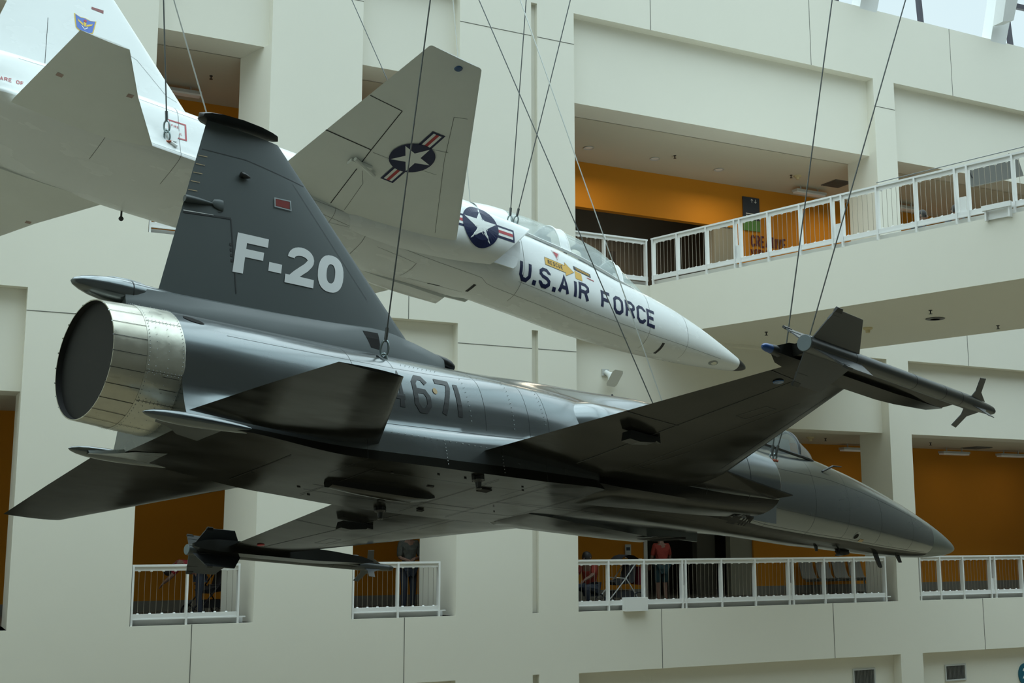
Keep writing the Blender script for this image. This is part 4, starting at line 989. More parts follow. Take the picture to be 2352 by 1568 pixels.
# ------------------------------------------------------------------ T-38 trainer
TR = empty('jet_trainer', label='white twin-engine jet trainer hanging behind, U.S. AIR FORCE along its nose', cat='trainer jet', mat=MT)
st = [(-.25, [(0, .34), (.2, .31), (.38, .22), (.5, .06), (.55, -.10), (.54, -.26), (.49, -.38), (.36, -.46), (0, -.50)]),
      (.4, [(0, .40), (.19, .35), (.4, .27), (.56, .12), (.61, -.08), (.63, -.28), (.66, -.44), (.63, -.55), (0, -.60)]),
      (1.2, [(0, .47), (.18, .41), (.4, .32), (.58, .15), (.64, -.08), (.665, -.30), (.695, -.49), (.665, -.615), (0, -.66)]),
      (2.4, [(0, .56), (.17, .49), (.39, .37), (.57, .18), (.63, -.05), (.665, -.30), (.705, -.50), (.675, -.635), (0, -.69)]),
      (4.0, [(0, .54), (.18, .48), (.38, .38), (.53, .2), (.58, 0), (.63, -.25), (.69, -.47), (.63, -.62), (0, -.69)]),
      (5.5, [(0, .64), (.2, .57), (.37, .42), (.49, .22), (.54, 0), (.57, -.2), (.57, -.4), (.44, -.585), (0, -.66)]),
      (6.5, [(0, .80), (.25, .70), (.39, .50), (.49, .28), (.54, .05), (.55, -.2), (.5, -.41), (.36, -.57), (0, -.635)]),
      (7.35, [(0, .90), (.27, .80), (.42, .56), (.5, .3), (.545, .05), (.55, -.2), (.48, -.42), (.34, -.57), (0, -.62)]),
      (7.55, hs2(.545, .52, -.618, .45, 3.6)), (8.5, hs2(.53, .50, -.665, .45, 3.6)), (9.5, hs2(.50, .44, -.722, .45, 3.4)), (10.3, hs2(.47, .36, -.724, .45, 2.9)), (11.0, hs2(.43, .355, -.706, .45, 2.4)), (11.7, hs(.38, .27, -.658, .45)),
      (12.4, hs(.31, .115, -.596, .45)), (13.0, hs(.23, -.06, -.525, .45)), (13.4, hs(.165, -.19, -.47, .45)), (13.62, hs(.12, -.255, -.435, .47, 2)), (13.76, hs(.065, -.305, -.395, .5, 2)), (13.81, hs(.02, -.34, -.37, .5, 2))]
LT_ = Loft(st, 4)
mb = MB(); XN = 13.50
mb.rings([LT_.ring(-.25+(XN+.25)*i/106) for i in range(107)], 0)
for x in (1.45, 2.35, 3.4, 4.6, 8.05, 10.9, 11.9): LT_.ringline(mb, x, .1, .97, .003, 1)
for f, a, c in ((.80, .5, 6.2), (.40, .4, 3.2), (.88, 4.2, 10.5), (.73, 8.0, 12.9)): LT_.longline(mb, f, a, c, .0025, 1)
tb = mb.build('fuselage', [M['twhite'], M['tline']], TR, 40)
BVT = bvh_of(tb)
mb = MB(); mb.rings([LT_.ring(XN+.003+(13.81-XN)*i/8) for i in range(9)]); mb.build('nose_cap', M['black'], TR, 50)
for sg in (-1, 1):
    mb = MB(); mb.lathe([(-.75, .25), (-.5, .28), (-.2, .30), (.1, .30)], c=(0, sg*.29, -.10), n=24); mb.build('exhaust_nozzle', M['petal'], TR, 40)
nT = [(4.3, [(.3, .20), (.42, .12), (.52, .0), (.56, -.16), (.60, -.32), (.64, -.44), (.60, -.53), (.46, -.61), (.3, -.60)]),
      (5.2, [(.38, .24), (.52, .16), (.64, .02), (.70, -.16), (.72, -.33), (.71, -.46), (.64, -.56), (.50, -.615), (.34, -.60)]),
      (6.0, [(.42, .25), (.68, .215), (.80, .13), (.825, -.07), (.82, -.30), (.78, -.44), (.70, -.54), (.56, -.595), (.4, -.59)]),
      (6.8, [(.48, .25), (.76, .235), (.885, .16), (.915, -.03), (.905, -.25), (.85, -.41), (.75, -.51), (.62, -.55), (.46, -.55)]),
      (7.62, [(.56, .21), (.79, .20), (.915, .13), (.95, -.05), (.94, -.23), (.885, -.37), (.79, -.465), (.67, -.495), (.57, -.48)])]
nacT = {}
for sg in (-1, 1):
    mb, LN = nacelle('n', nT, sg, TR, None, sweep=.9)
    nacT[sg] = mb.build('air_intake', [M['twhite'], M['dark']], TR, 40)
    mb = MB(); mb.prism([(7.5, sg*.60, .12), (7.97, sg*.585, .12), (7.95, sg*.575, -.1), (7.84, sg*.575, -.35), (7.76, sg*.585, -.42), (7.3, sg*.60, -.44)], (0, -sg*.014, 0)); mb.build('splitter_plate', M['twhite'], TR)
BVN = bvh_of(nacT[-1])
WT = -.45
def tw(y): return 4.532+(3.85-y)*.652, 3.80-.08*(3.85-y)
def tunder(x, y):
    ay = abs(y); le, te = tw(ay); c = le-te; s_ = min(max((le-x)/c, 0), 1)
    for k in range(len(CH)-1):
        if CH[k] <= s_ <= CH[k+1]: hh = HH[k]+(HH[k+1]-HH[k])*(s_-CH[k])/(CH[k+1]-CH[k]); break
    return WT-hh*.046*c/2-.003
for sg in (-1, 1):
    mb = MB(); secs = [(*tw(y), sg*y, WT, .046) for y in (.4, .9, 1.6, 2.5, 3.3, 3.83)]; secs.append((4.50, 3.82, sg*3.85, WT, .02)); surface(mb, secs)
    ul = lambda P, w_=.004, mi=1: under_line(mb, [(a, sg*b_, 0) for a, b_ in P], tunder, w_, mi)
    ul([(3.72, 2.76), (4.19, 2.75), (4.30, 1.93)], .006, 2); ul([(3.64, 1.93), (4.30, 1.93)], .008, 2)
    ul([(4.30, 1.93), (4.49, .70)], .006, 2); ul([(4.72, .68), (4.6, 1.3), (4.42, 1.55), (4.33, 1.62)], .003)
    ul([(6.1, .85), (5.2, 2.25), (4.78, 3.0)], .003); ul([(5.15, 2.4), (4.9, 2.35)], .003); ul([(4.78, 3.0), (4.95, 3.05)], .003); ul([(4.35, 1.9), (5.3, 1.95)], .0025)
    mb.build('wing', [M['twing'], M['tline'], M['tgap']], TR, 30)
    mb = MB(); mb.lathe([(0, .05), (-.008, .042), (-.014, .002)], axis='z', c=(4.29, sg*3.72, tunder(4.29, 3.72)), n=18); mb.build('tip_light', M['blue'] if sg < 0 else M['mred'], TR)
    mb = MB(); mb.box((4.18, sg*1.62-.05, WT-.09), (4.5, sg*1.62+.05, WT-.045)); mb.tube([(4.2, sg*1.72, WT-.085), (4.6, sg*1.55, WT-.085)], .025, 8); mb.build('flap_actuator', M['twing'], TR)
    mb = MB(); surface(mb, [(2.03, .36, sg*.62, -.595, .045), (1.99, .36, sg*.72, -.60, .045), (1.45, .43, sg*1.5, -.64, .045), (1.023, .49, sg*2.22, -.683, .04)])
    so_ = mb.build('stabilator', [M['twing'], M['tline']], TR, 30)
    mb = MB(); cst = caster(bvh_of(so_), lambda q_: (q_.x, q_.y, -3), (0, 0, 1), .003)
    for x, y in ((.60, 1.40), (1.36, 1.49)): decal(mb, [[Vector((x-.035, sg*y-.03)), Vector((x+.035, sg*y-.03)), Vector((x+.035, sg*y+.03)), Vector((x-.035, sg*y+.03))]], cst)
    mb.build('stencil_patch', M['faded'], so_ if False else TR)
mb = MB(); secs = []
for z in (.36, .6, 1.1, 1.6, 2.2, 2.75): 
    le = 1.68+(2.10-z)*.76; te = .36+(z-1.4)*.23; secs.append((le, te, z, 0, .05))
surface(mb, secs, axis='z'); tf = mb.build('fin', [M['twhite'], M['tline']], TR, 30); BVTF = bvh_of(tf)
cf = side_cast(BVTF, -1, .003)
mb = MB()
decal(mb, dense(stroke_quads([(.87, .6), (.855, 1.35)], .006), .08), cf); decal(mb, dense(stroke_quads([(1.9, 1.25), (2.02, 1.22), (2.45, .82), (2.6, .80)], .004), .08), cf)
for k in range(2): pass
mb.build('rudder_gap', M['tgap'], TR)
mb = MB(); decal(mb, [[Vector((1.38, 1.80)), Vector((1.38, 1.76)), Vector((1.54, 1.765)), Vector((1.54, 1.82))]], cf); mb.build('red_lamp', M['redlamp'], TR)
# shield emblem
mb = MB(); cs = Vector((1.31, 1.46))
shp = [(-.13, .11), (-.06, .085), (0, .095), (.06, .085), (.13, .11), (.115, .0), (.10, -.09), (.0, -.16), (-.10, -.09), (-.115, 0)]
decal(mb, fan([cs+Vector(p)*1.12 for p in shp]), side_cast(BVTF, -1, .003), 1); decal(mb, fan([cs+Vector(p) for p in shp]), side_cast(BVTF, -1, .005), 0)
for s_ in (-1, 1): decal(mb, [[cs+Vector((s_*.02, .0)), cs+Vector((s_*.10, .05)), cs+Vector((s_*.085, .01)), cs+Vector((s_*.02, -.035))]], side_cast(BVTF, -1, .007), 1)
decal(mb, [[cs+Vector((-.02, .03)), cs+Vector((.02, .03)), cs+Vector((.01, -.04)), cs+Vector((-.01, -.04))]], side_cast(BVTF, -1, .007), 1)
decal(mb, fan([cs+Vector((.022*cos(a*pi/4), .055+.022*sin(a*pi/4))) for a in range(8)]), side_cast(BVTF, -1, .008), 2)
decal(mb, stroke_quads([(cs.x-.04, cs.y-.04), (cs.x, cs.y-.085), (cs.x+.04, cs.y-.04)], .012), side_cast(BVTF, -1, .008), 3)
mb.build('shield_emblem', [M['shield'], M['sgold'], M['mred'], M['white']], TR)
# insignia
def insignia(place, c, r, ax_u, ax_v, name):
    """layers through `place(p, layer)`"""
    mb = MB()
    def P(u, v): return c+ax_u*(u*r)+ax_v*(v*r)
    def pl(k): return lambda p: place(p, .003+.0022*k)
    def disc(rr, n=40): 
        q_ = []
        for i in range(n):
            a, a2 = 2*pi*i/n, 2*pi*(i+1)/n
            for f0, f1_ in ((0, .35), (.35, .7), (.7, 1)):
                q_.append([P(rr*f1_*cos(a), rr*f1_*sin(a)), P(rr*f1_*cos(a2), rr*f1_*sin(a2)), P(rr*f0*cos(a2), rr*f0*sin(a2)), P(rr*f0*cos(a), rr*f0*sin(a))])
        return q_
    for s_ in (-1, 1):
        decal(mb, dense([[P(s_*.9, -.36), P(s_*2.08, -.36), P(s_*2.08, .36), P(s_*.9, .36)]], r*.18), pl(0), 0)
        decal(mb, dense([[P(s_*.95, -.23), P(s_*1.98, -.23), P(s_*1.98, .23), P(s_*.95, .23)]], r*.18), pl(1), 1)
        decal(mb, dense([[P(s_*.95, -.085), P(s_*1.98, -.085), P(s_*1.98, .085), P(s_*.95, .085)]], r*.18), pl(2), 2)
    decal(mb, disc(1.08), pl(2.6), 0)
    pts = []
    for i in range(10):
        a = pi/2+i*pi/5; rr = 1. if i % 2 == 0 else .382; pts.append(P(rr*cos(a), rr*sin(a)))
    q_ = []
    for i in range(10):
        a_, b_ = pts[i], pts[(i+1) % 10]; n_ = 4
        for k in range(n_): q_.append([c.lerp(a_, k/n_), c.lerp(a_, (k+1)/n_), c.lerp(b_, (k+1)/n_), c.lerp(b_, k/n_)])
    decal(mb, q_, pl(3.6), 1)
    return mb.build(name, [M['navy'], M['white'], M['mred']], TR)
def wplace(p, off): return Vector((p.x, p.y, tunder(p.x, p.y)-off))
insignia(wplace, Vector((4.815, -2.085)), .272, Vector((0, 1)), Vector((1, 0)), 'wing_insignia')
insignia(lambda p, off: (caster(BVN, lambda q_: (q_.x, -4, q_.y), (0, 1, 0), off)(p) or caster(BVT, lambda q_: (q_.x, -4, q_.y), (0, 1, 0), off)(p)), Vector((6.90, -.14)), .295, Vector((1, 0)), Vector((0, 1)), 'side_insignia')
# big lettering
cT = side_cast(BVT, -1, .003)
qs = []
def put(txt, x, z, h, w_, s, gap, sl=-.0):
    out = []
    for q_ in text_quads(txt, 0, 0, h, w_, s, gap): out.append([Vector((x+p.x, z+p.y+sl*p.x)) for p in q_])
    return out
mb = MB()
H_ = .315
xs_ = {'U': 7.965, 'S': 8.36, 'A': 8.765, 'I': 9.10, 'R': 9.20, 'F': 9.70, 'O': 9.985, 'R2': 10.27, 'C': 10.545, 'E': 10.80}
for k, x in xs_.items(): qs.append(put(k[0], x, -.475, H_, .235, .060, 0))
qs += [[[Vector((a, -.475)), Vector((a+.07, -.475)), Vector((a+.07, -.41)), Vector((a, -.41))]] for a in (8.245, 8.650)]
for q1 in qs: mb = MB(); decal(mb, dense(q1, .035), cT); mb.build('letter', M['navy'], TR)
mb = MB()
arrow = [Vector(p) for p in ((8.50, .065), (8.50, -.04), (8.93, -.055), (8.93, -.115), (9.10, .0), (8.95, .12), (8.94, .055))]
decal(mb, dense([[Vector((8.50, -.085)), Vector((8.95, -.095)), Vector((8.95, .040)), Vector((8.50, .050))]], .05)+[[Vector((8.93, -.155)), Vector((9.13, -.03)), Vector((8.94, .10))]], side_cast(BVT, -1, .004)); mb.build('rescue_arrow', M['yellow'], TR)
mb = MB(); decal(mb, dense(put('RESCUE', 8.56, -.055, .075, .040, .011, .016, -.01), .03), side_cast(BVT, -1, .008)); 
decal(mb, stroke_quads([(8.50, -.085), (8.93, -.095), (8.93, -.155), (9.13, -.03), (8.94, .10), (8.94, .04), (8.50, .05), (8.50, -.085)], .004), side_cast(BVT, -1, .007)); mb.build('rescue_text', M['black'], TR)
mb = MB(); decal(mb, dense([[Vector((9.14, .035)), Vector((9.52, .0)), Vector((9.52, .07)), Vector((9.14, .105))]], .05), side_cast(BVT, -1, .004)); mb.build('instruction_plate', M['signdark'], TR)
mb = MB(); decal(mb, dense([[Vector((9.15, -.13)), Vector((9.30, -.135)), Vector((9.30, .0)), Vector((9.15, .015))]], .05), side_cast(BVT, -1, .004))
decal(mb, stroke_quads([(9.17, .075), (9.49, .045)], .012)+stroke_quads([(9.20, .05), (9.49, .022)], .010), side_cast(BVT, -1, .008)); mb.build('rescue_door', M['yellow'], TR)
mb = MB(); decal(mb, stroke_quads([(9.42, -.03), (9.58, -.045)], .014), side_cast(BVT, -1, .006)); mb.build('warning_text', M['mred'], TR)
mb = MB(); tri = [Vector((8.70, .25)), Vector((8.86, .24)), Vector((8.79, .10))]; decal(mb, [tri], side_cast(BVT, -1, .004), 0)
decal(mb, [[a.lerp(sum(tri, Vector((0, 0)))/3, .28) for a in tri]], side_cast(BVT, -1, .007), 1); mb.build('ejection_triangle', [M['white'], M['mred']], TR)
mb = MB(); decal(mb, stroke_quads([(8.69, .256), (8.87, .246), (8.79, .09), (8.69, .256)], .005), side_cast(BVT, -1, .008)); mb.build('triangle_border', M['mred'], TR)
mb = MB(); decal(mb, dense(put('BEWARE OF', .075, -.355, .060, .036, .009, .010, .06), .03), side_cast(BVT, -1, .004)); mb.build('warning_lettering', M['mred'], TR)
mb = MB(); decal(mb, dense(stroke_quads([(2.22, -.055), (2.44, -.04), (2.44, -.30), (2.22, -.315), (2.22, -.055)], .024), .04), side_cast(BVT, -1, .004))
decal(mb, put('FIRE', 2.25, -.15, .035, .022, .006, .008)+put('PANEL', 2.25, -.24, .035, .022, .006, .008), side_cast(BVT, -1, .004)); mb.build('panel_marking', M['mred'], TR)
# canopy of the trainer
ct = [(7.38, [(0, .915), (.16, .885), (.29, .78), (.37, .64), (.42, .50)]), (7.8, [(0, .985), (.17, .955), (.31, .83), (.385, .66), (.425, .48)]), (8.6, [(0, 1.03), (.18, .99), (.32, .86), (.39, .66), (.42, .44)]), (9.3, [(0, 1.035), (.18, .99), (.315, .85), (.385, .64), (.415, .40)]),
      (10.0, [(0, .975), (.17, .93), (.29, .78), (.35, .56), (.385, .31)]), (10.45, [(0, .81), (.155, .77), (.26, .64), (.32, .45), (.345, .25)]), (10.9, [(0, .58), (.10, .56), (.17, .5), (.22, .4), (.25, .25)]), (11.38, [(0, .345), (.03, .342), (.06, .335), (.08, .32), (.09, .29)])]
CT = Loft(ct, 4)
def shell(Lf, x0, x1, n_):
    mb = MB(); h_ = len(Lf.half(x0)); nn_ = 2*h_-1
    for i in range(n_+1):
        x = x0+(x1-x0)*i/n_; r = [(x, y, z) for y, z in Lf.half(x)]; mb.v += [(p[0], -p[1], p[2]) for p in r[::-1]]+[tuple(p) for p in r[1:]]
    for i in range(n_):
        for k in range(nn_-1): mb.f.append((i*nn_+k, i*nn_+k+1, (i+1)*nn_+k+1, (i+1)*nn_+k)); mb.m.append(0)
    return mb
shell(CT, 7.38, 8.0, 6).build('canopy_fairing', M['twhite'], TR, 40)
shell(CT, 8.0, 9.02, 12).build('rear_canopy', M['glass2'], TR, 40)
shell(CT, 9.22, 10.45, 14).build('front_canopy', M['glass2'], TR, 40)
shell(CT, 10.45, 11.38, 10).build('windshield', M['glass2'], TR, 40)
def hoop(mb, Lf, xa, xb, lean=0., r=.012):
    h_ = len(Lf.half(xa)); nn_ = 2*h_-1
    A = []
    for x0 in (xa, xb):
        P = []
        for k in range(nn_):
            f = abs(k-(nn_-1)/2)/((nn_-1)/2); x = x0+lean*(1-f); y, z = Lf.half(x)[int(round((h_-1)*f))]
            sc = 1.012; P.append((x, (-y if k < (nn_-1)/2 else y)*sc, z*1.0+.006))
        A.append(P)
    m_ = nn_; mb.add(A[0]+A[1], [(i, i+1, m_+i+1, m_+i) for i in range(m_-1)])
    for P in A: mb.tube(P, r, 6)
mb = MB(); hoop(mb, CT, 9.02, 9.22, 0.0); mb.build('centre_frame', M['twhite'], TR, 50)
mb = MB(); hoop(mb, CT, 10.33, 10.45, .12); mb.build('windshield_frame', M['twhite'], TR, 50)
mb = MB()
for sg in (-1, 1): mb.tube([(x, sg*(CT.half(x)[-1][0]+.006), CT.half(x)[-1][1]+.0) for x in [7.6+3.6*i/24 for i in range(25)]], .025, 6)
mb.build('canopy_sill', M['twhite'], TR, 50)
for x, nm in ((8.35, 'rear'), (9.75, 'front')):
    mb = MB(); mb.box((x-.14, -.2, .42), (x, .2, .84)); mb.box((x, -.2, .40), (x+.4, .2, .52)); mb.build('ejection_seat', M['cockpit'], TR)
for a_, b_ in (((8.75, -.25, .4), (8.98, .25, .72)), ((10.15, -.2, .3), (10.4, .2, .56))):
    mb = MB(); mb.box(a_, b_); mb.build('instrument_coaming', M['cockpit'], TR)
mb = MB(); mb.lathe([(-.14, .001), (-.12, .07), (-.06, .115), (0, .13), (.07, .115), (.12, .07), (.14, .001)], axis='z', c=(9.62, -.1, .62), n=20); mb.build('pilot_helmet', M['helmet'], TR, 60)
# belly slots, landing lamp
cB = lambda off: caster(BVT, lambda q_: (q_.x, q_.y, -3), (0, 0, 1), off)
mb = MB()
decal(mb, dense([[Vector((7.32, .05)), Vector((7.37, .05)), Vector((7.37, -.17)), Vector((7.32, -.17))], [Vector((11.29, -.03)), Vector((11.35, -.03)), Vector((11.35, -.27)), Vector((11.29, -.27))], [Vector((6.70, .16)), Vector((6.90, .13)), Vector((6.90, .11)), Vector((6.70, .14))]], .05), cB(.004)); mb.build('belly_slots', M['tgap'], TR)
mb = MB(); decal(mb, dense(stroke_quads([(5.14, -.62), (5.21, -.5), (5.24, -.3), (5.24, .0)], .005)+stroke_quads([(6.23, -.22), (6.24, -.08), (6.22, .16)], .005)+stroke_quads([(6.35, .18), (7.3, .10)], .004)+stroke_quads([(10.9, .02), (11.29, .0)], .003)+stroke_quads([(4.2, -.45), (5.2, -.5)], .003)+stroke_quads([(5.5, -.3), (6.2, -.22)], .003), .06), cB(.003)); mb.build('gear_door_lines', M['tgap'], TR)
mb = MB(); decal(mb, fan([Vector((12.78+.12*cos(k*pi/8), -.10+.06*sin(k*pi/8))) for k in range(16)]), cB(.004)); mb.build('landing_lamp', M['fhi'], TR)
mb = MB(); decal(mb, fan([Vector((12.80+.07*cos(k*pi/8), -.10+.035*sin(k*pi/8))) for k in range(16)]), cB(.007)); mb.build('lamp_bulb', M['helmet'], TR)
mb = MB(); mb.tube([(2.25, .71, -.62), (2.25, .71, -.70)], .012, 6); mb.lathe([(-.012, .03), (.012, .03)], axis='y', c=(2.25, .71, -.73), n=12); mb.build('tie_down_ring', M['tgap'], TR)
# attachment plate at the flank
mb = MB(); mb.prism([(2.16, -.64, -.24), (2.34, -.64, -.22), (2.30, -.66, -.40), (2.20, -.66, -.42)], (0, -.05, 0)); mb.tube([(2.2, -.70, -.42), (2.3, -.72, -.48)], .02, 8); mb.tube([(2.25, -.67, -.38), (2.25, -.69, -.52)], .02, 8); mb.build('hoist_plate', M['white'], TR)
mb = MB(); mb.prism([(2.55, -.34, .44), (2.75, -.35, .43), (2.86, -.37, .40), (2.84, -.40, .36), (2.6, -.40, .37)], (0, -.03, .0)); mb.build('hoist_plate', M['ffin'], FR)

# ------------------------------------------------------------------ cables
def cable(attach, far_px, near_px, label, r=.008, m='cable', bright=False, shack=True, small=False, ztop=16.3):
    """attach: world point of the lower end; the cable rises along the direction seen in the photograph"""
    a = Vector(attach); r1 = ray(*far_px); r2 = ray(*near_px); n = r1.cross(r2).normalized()
    top = Vector((a.x, a.y, ztop)); nxy = Vector((n.x, n.y, 0)); top = top-nxy*(n.dot(top)/nxy.length_squared)
    t = empty('suspension_cable', a, label, 'cable')
    d = (top-a).normalized(); b = MB()
    s0 = (.10 if small else .30) if shack else 0
    b.tube([d*s0, (top-a)], r, 6); b.build('wire_rope', M[m], t)
    if shack:
        b = MB(); b.tube([d*(s0-.05), d*(s0+.08)], r*2.1, 8); b.build('swage_sleeve', M['cable'], t)
        side = d.cross(Vector((0, 1, 0))).normalized()
        for k, (c, hh, ww) in enumerate(((.04, .045, .02),) if small else ((.19, .075, .035), (.07, .075, .035))):
            b = MB(); P = [d*c+d*hh*cos(a_)+side*ww*sin(a_) for a_ in [2*pi*i/14 for i in range(15)]]; b.tube(P, .012, 6, cap=False); b.build('shackle', M['shackle'], t, 60)
        b = MB(); b.tube([d*.0-side*.05, d*.0+side*.05], .016, 8); b.build('pin', M['rust'], t)
    return t
def near_on(Mw, px, py, y):
    """point of the aircraft's plane y=const under a pixel"""
    inv = Mw.inverted(); o = inv @ Vector((0, 0, 0)); d = inv.to_3x3() @ ray(px, py); k = (y-o.y)/d.y; return Mw @ (o+d*k)
cable(near_on(MF, 877, 848, -.34), (987, 0), (877, 835), 'dark cable to the fighter tail crossing the trainer wing', .0075)
cable(near_on(MF, 640, 830, .30), (399, 0), (475, 262), 'pale cable running down behind the fighter fin cap', .007, 'cable_l', shack=False)
cable(near_on(MF, 1771, 1056, -.56), (1909, 0), (1797, 835), 'dark cable to the fighter intake, left one of the two at right', .0085, small=True)
cable(near_on(MF, 1778, 1056, -.56), (2078, 0), (1858, 767), 'dark cable to the fighter intake, right one of the two at right', .0085, small=True)
cable(near_on(MF, 1557, 1060, .5), (1100, 0), (1495, 917), 'thin dark cable to the far side of the fighter cockpit, crossing the trainer lettering', .0075, shack=False)
cable(near_on(MF, 1569, 1058, .5), (1195, 0), (1520, 918), 'pale bright cable to the far side of the fighter cockpit', .0075, 'cable_l', shack=False)
cable(near_on(MT, 384, 325, -.69), (376, 0), (383, 270), 'cable to the trainer tail at upper left', .009)
cable(near_on(MT, 1169, 533, -.60), (1205, 0), (1165, 515), 'cable to the trainer shoulder, left one of the two above the canopy', .009)
cable(near_on(MT, 1178, 533, -.60), (1307, 0), (1178, 515), 'cable to the trainer shoulder, right one of the two above the canopy', .009)
cable(near_on(MT, 1092, 610, .60), (1041, 0), (1080, 460), 'thin pale cable dropping behind the trainer wing tip', .007, 'cable_l', shack=False)
cable(near_on(MT, 1080, 612, .60), (807, 0), (888, 183), 'thin cable slanting behind the trainer wing from the upper left', .008, 'cable', shack=False)
# ================================================================== PEOPLE, STROLLERS, SEATS
def skin_obj(name, nodes, edges, m, parent):
    me = bpy.data.meshes.new(name); me.from_pydata([n_[:3] for n_ in nodes], edges, []); me.materials.append(m)
    o = bpy.data.objects.new(name, me); COL.objects.link(o); o.parent = parent
    bm = bmesh.new(); bm.from_mesh(me); lay = bm.verts.layers.skin.verify(); bm.verts.ensure_lookup_table()
    for i, v in enumerate(bm.verts): r = nodes[i][3]; v[lay].radius = (r, r); v[lay].use_root = (i == 0)
    bm.to_mesh(me); bm.free()
    o.modifiers.new('skin', 'SKIN'); s_ = o.modifiers.new('sub', 'SUBSURF'); s_.levels = 1; s_.render_levels = 1
    return o
def person(loc, heading, label, pose, top, bottom, hair='hair', s=1.0, extra=None):
    """local frame: x right, y facing, z up"""
    T = Matrix.Translation(loc) @ Matrix.Rotation(heading, 4, 'Z') @ Matrix.Scale(s, 4)
    t = empty('person', label=label, cat='person', mat=T)
    J = dict(pelvis=(0, 0, .93), waist=(0, 0, 1.06), chest=(0, .01, 1.30), neck=(0, 0, 1.47), head=(0, .01, 1.60), crown=(0, 0, 1.70),
             shL=(-.18, 0, 1.42), elL=(-.24, .02, 1.15), haL=(-.24, .16, .95), shR=(.18, 0, 1.42), elR=(.24, .02, 1.15), haR=(.24, .16, .95),
             hipL=(-.09, 0, .88), knL=(-.10, .03, .48), anL=(-.10, -.01, .09), toL=(-.11, .15, .03), hipR=(.09, 0, .88), knR=(.10, .03, .48), anR=(.10, -.01, .09), toR=(.11, .15, .03))
    J.update(pose)
    rad = dict(pelvis=.13, waist=.125, chest=.145, neck=.055, head=.095, crown=.06, shL=.07, elL=.045, haL=.032, shR=.07, elR=.045, haR=.032, hipL=.095, knL=.06, anL=.042, toL=.035, hipR=.095, knR=.06, anR=.042, toR=.035)
    names = list(J); idx = {n_: i for i, n_ in enumerate(names)}
    E_ = [('pelvis', 'waist'), ('waist', 'chest'), ('chest', 'neck'), ('neck', 'head'), ('head', 'crown'), ('chest', 'shL'), ('shL', 'elL'), ('elL', 'haL'), ('chest', 'shR'), ('shR', 'elR'), ('elR', 'haR'),
          ('pelvis', 'hipL'), ('hipL', 'knL'), ('knL', 'anL'), ('anL', 'toL'), ('pelvis', 'hipR'), ('hipR', 'knR'), ('knR', 'anR'), ('anR', 'toR')]
    nodes = [(*J[n_], rad[n_]) for n_ in names]; edges_ = [(idx[a], idx[b_]) for a, b_ in E_]
    for sd in ('L', 'R'):      # five fingers
        h_ = Vector(J['ha'+sd]); e_ = Vector(J['el'+sd]); d = (h_-e_).normalized(); sx = d.cross(Vector((0, 0, 1)) if abs(d.z) < .9 else Vector((0, 1, 0))).normalized()
        for k in range(5):
            o_ = (k-2)*.018; ln = (.05, .075, .085, .08, .06)[k]; v1 = h_+d*.05+sx*o_; v2 = v1+d*ln*.6+Vector((0, 0, -.012)); v3 = v2+d*ln*.4+Vector((0, 0, -.02))
            i0 = len(nodes); nodes += [(*v1, .012), (*v2, .009), (*v3, .008)]; edges_ += [(idx['ha'+sd], i0), (i0, i0+1), (i0+1, i0+2)]
    skin_obj('body', nodes, edges_, M['skin'], t)
    def cloth(nm, keys, ed, m, k=1.13):
        ii = {n_: i for i, n_ in enumerate(keys)}; skin_obj(nm, [(*J[n_], rad[n_]*k+.008) for n_ in keys], [(ii[a], ii[b_]) for a, b_ in ed], M[m], t)
    cloth('shirt', ['chest', 'waist', 'pelvis', 'shL', 'elL', 'shR', 'elR'], [('pelvis', 'waist'), ('waist', 'chest'), ('chest', 'shL'), ('shL', 'elL'), ('chest', 'shR'), ('shR', 'elR')], top)
    cloth('trousers', ['pelvis', 'hipL', 'knL', 'hipR', 'knR']+([] if extra == 'shorts' else ['anL', 'anR']), [('pelvis', 'hipL'), ('hipL', 'knL'), ('pelvis', 'hipR'), ('hipR', 'knR')]+([] if extra == 'shorts' else [('knL', 'anL'), ('knR', 'anR')]), bottom)
    hd = Vector(J['head']); cr = Vector(J['crown']); up = (cr-hd).normalized()
    bmh = MB(); R = []
    fw = Vector((0, 1, 0)); fw = (fw-up*fw.dot(up)); fw = fw.normalized() if fw.length > .1 else Vector((0, 0, -1)); rt = fw.cross(up)
    for k in range(7):
        a = -.5+2.05*k/6; z = .118*sin(a); r = .108*max(cos(a), .02); R.append([hd+up*(z+.03)+(rt*cos(2*pi*j_/14)+fw*sin(2*pi*j_/14))*r-fw*(.022 if k < 4 else .008) for j_ in range(14)])
    bmh.rings(R); bmh.build('hair', M[hair], t, 60)
    for sx in (-1, 1): pass
    fc = MB()
    for sx in (-1, 1): fc.lathe([(-.012, .001), (0, .012), (.012, .001)], axis='z', c=tuple(hd+fw*.088+rt*.033*sx+up*.012), n=8)
    fc.build('eyes', M['hair'], t)
    fc = MB(); n0 = hd+fw*.09-up*.005; fc.tube([n0+up*.015, n0+fw*.022-up*.025], [.008, .014], 6); 
    for sx in (-1, 1): fc.lathe([(-.025, .004), (0, .018), (.025, .004)], axis='z', c=tuple(hd+rt*.1*sx), n=8)
    fc.build('nose_and_ears', M['skin'], t)
    fc = MB(); m0 = hd+fw*.092-up*.05; fc.tube([m0-rt*.025, m0+rt*.025], .006, 6); fc.build('mouth', M['shirt_red'], t)
    return t
def face_hall(): return atan2(FN.y, FN.x)-pi/2
fh = face_hall()
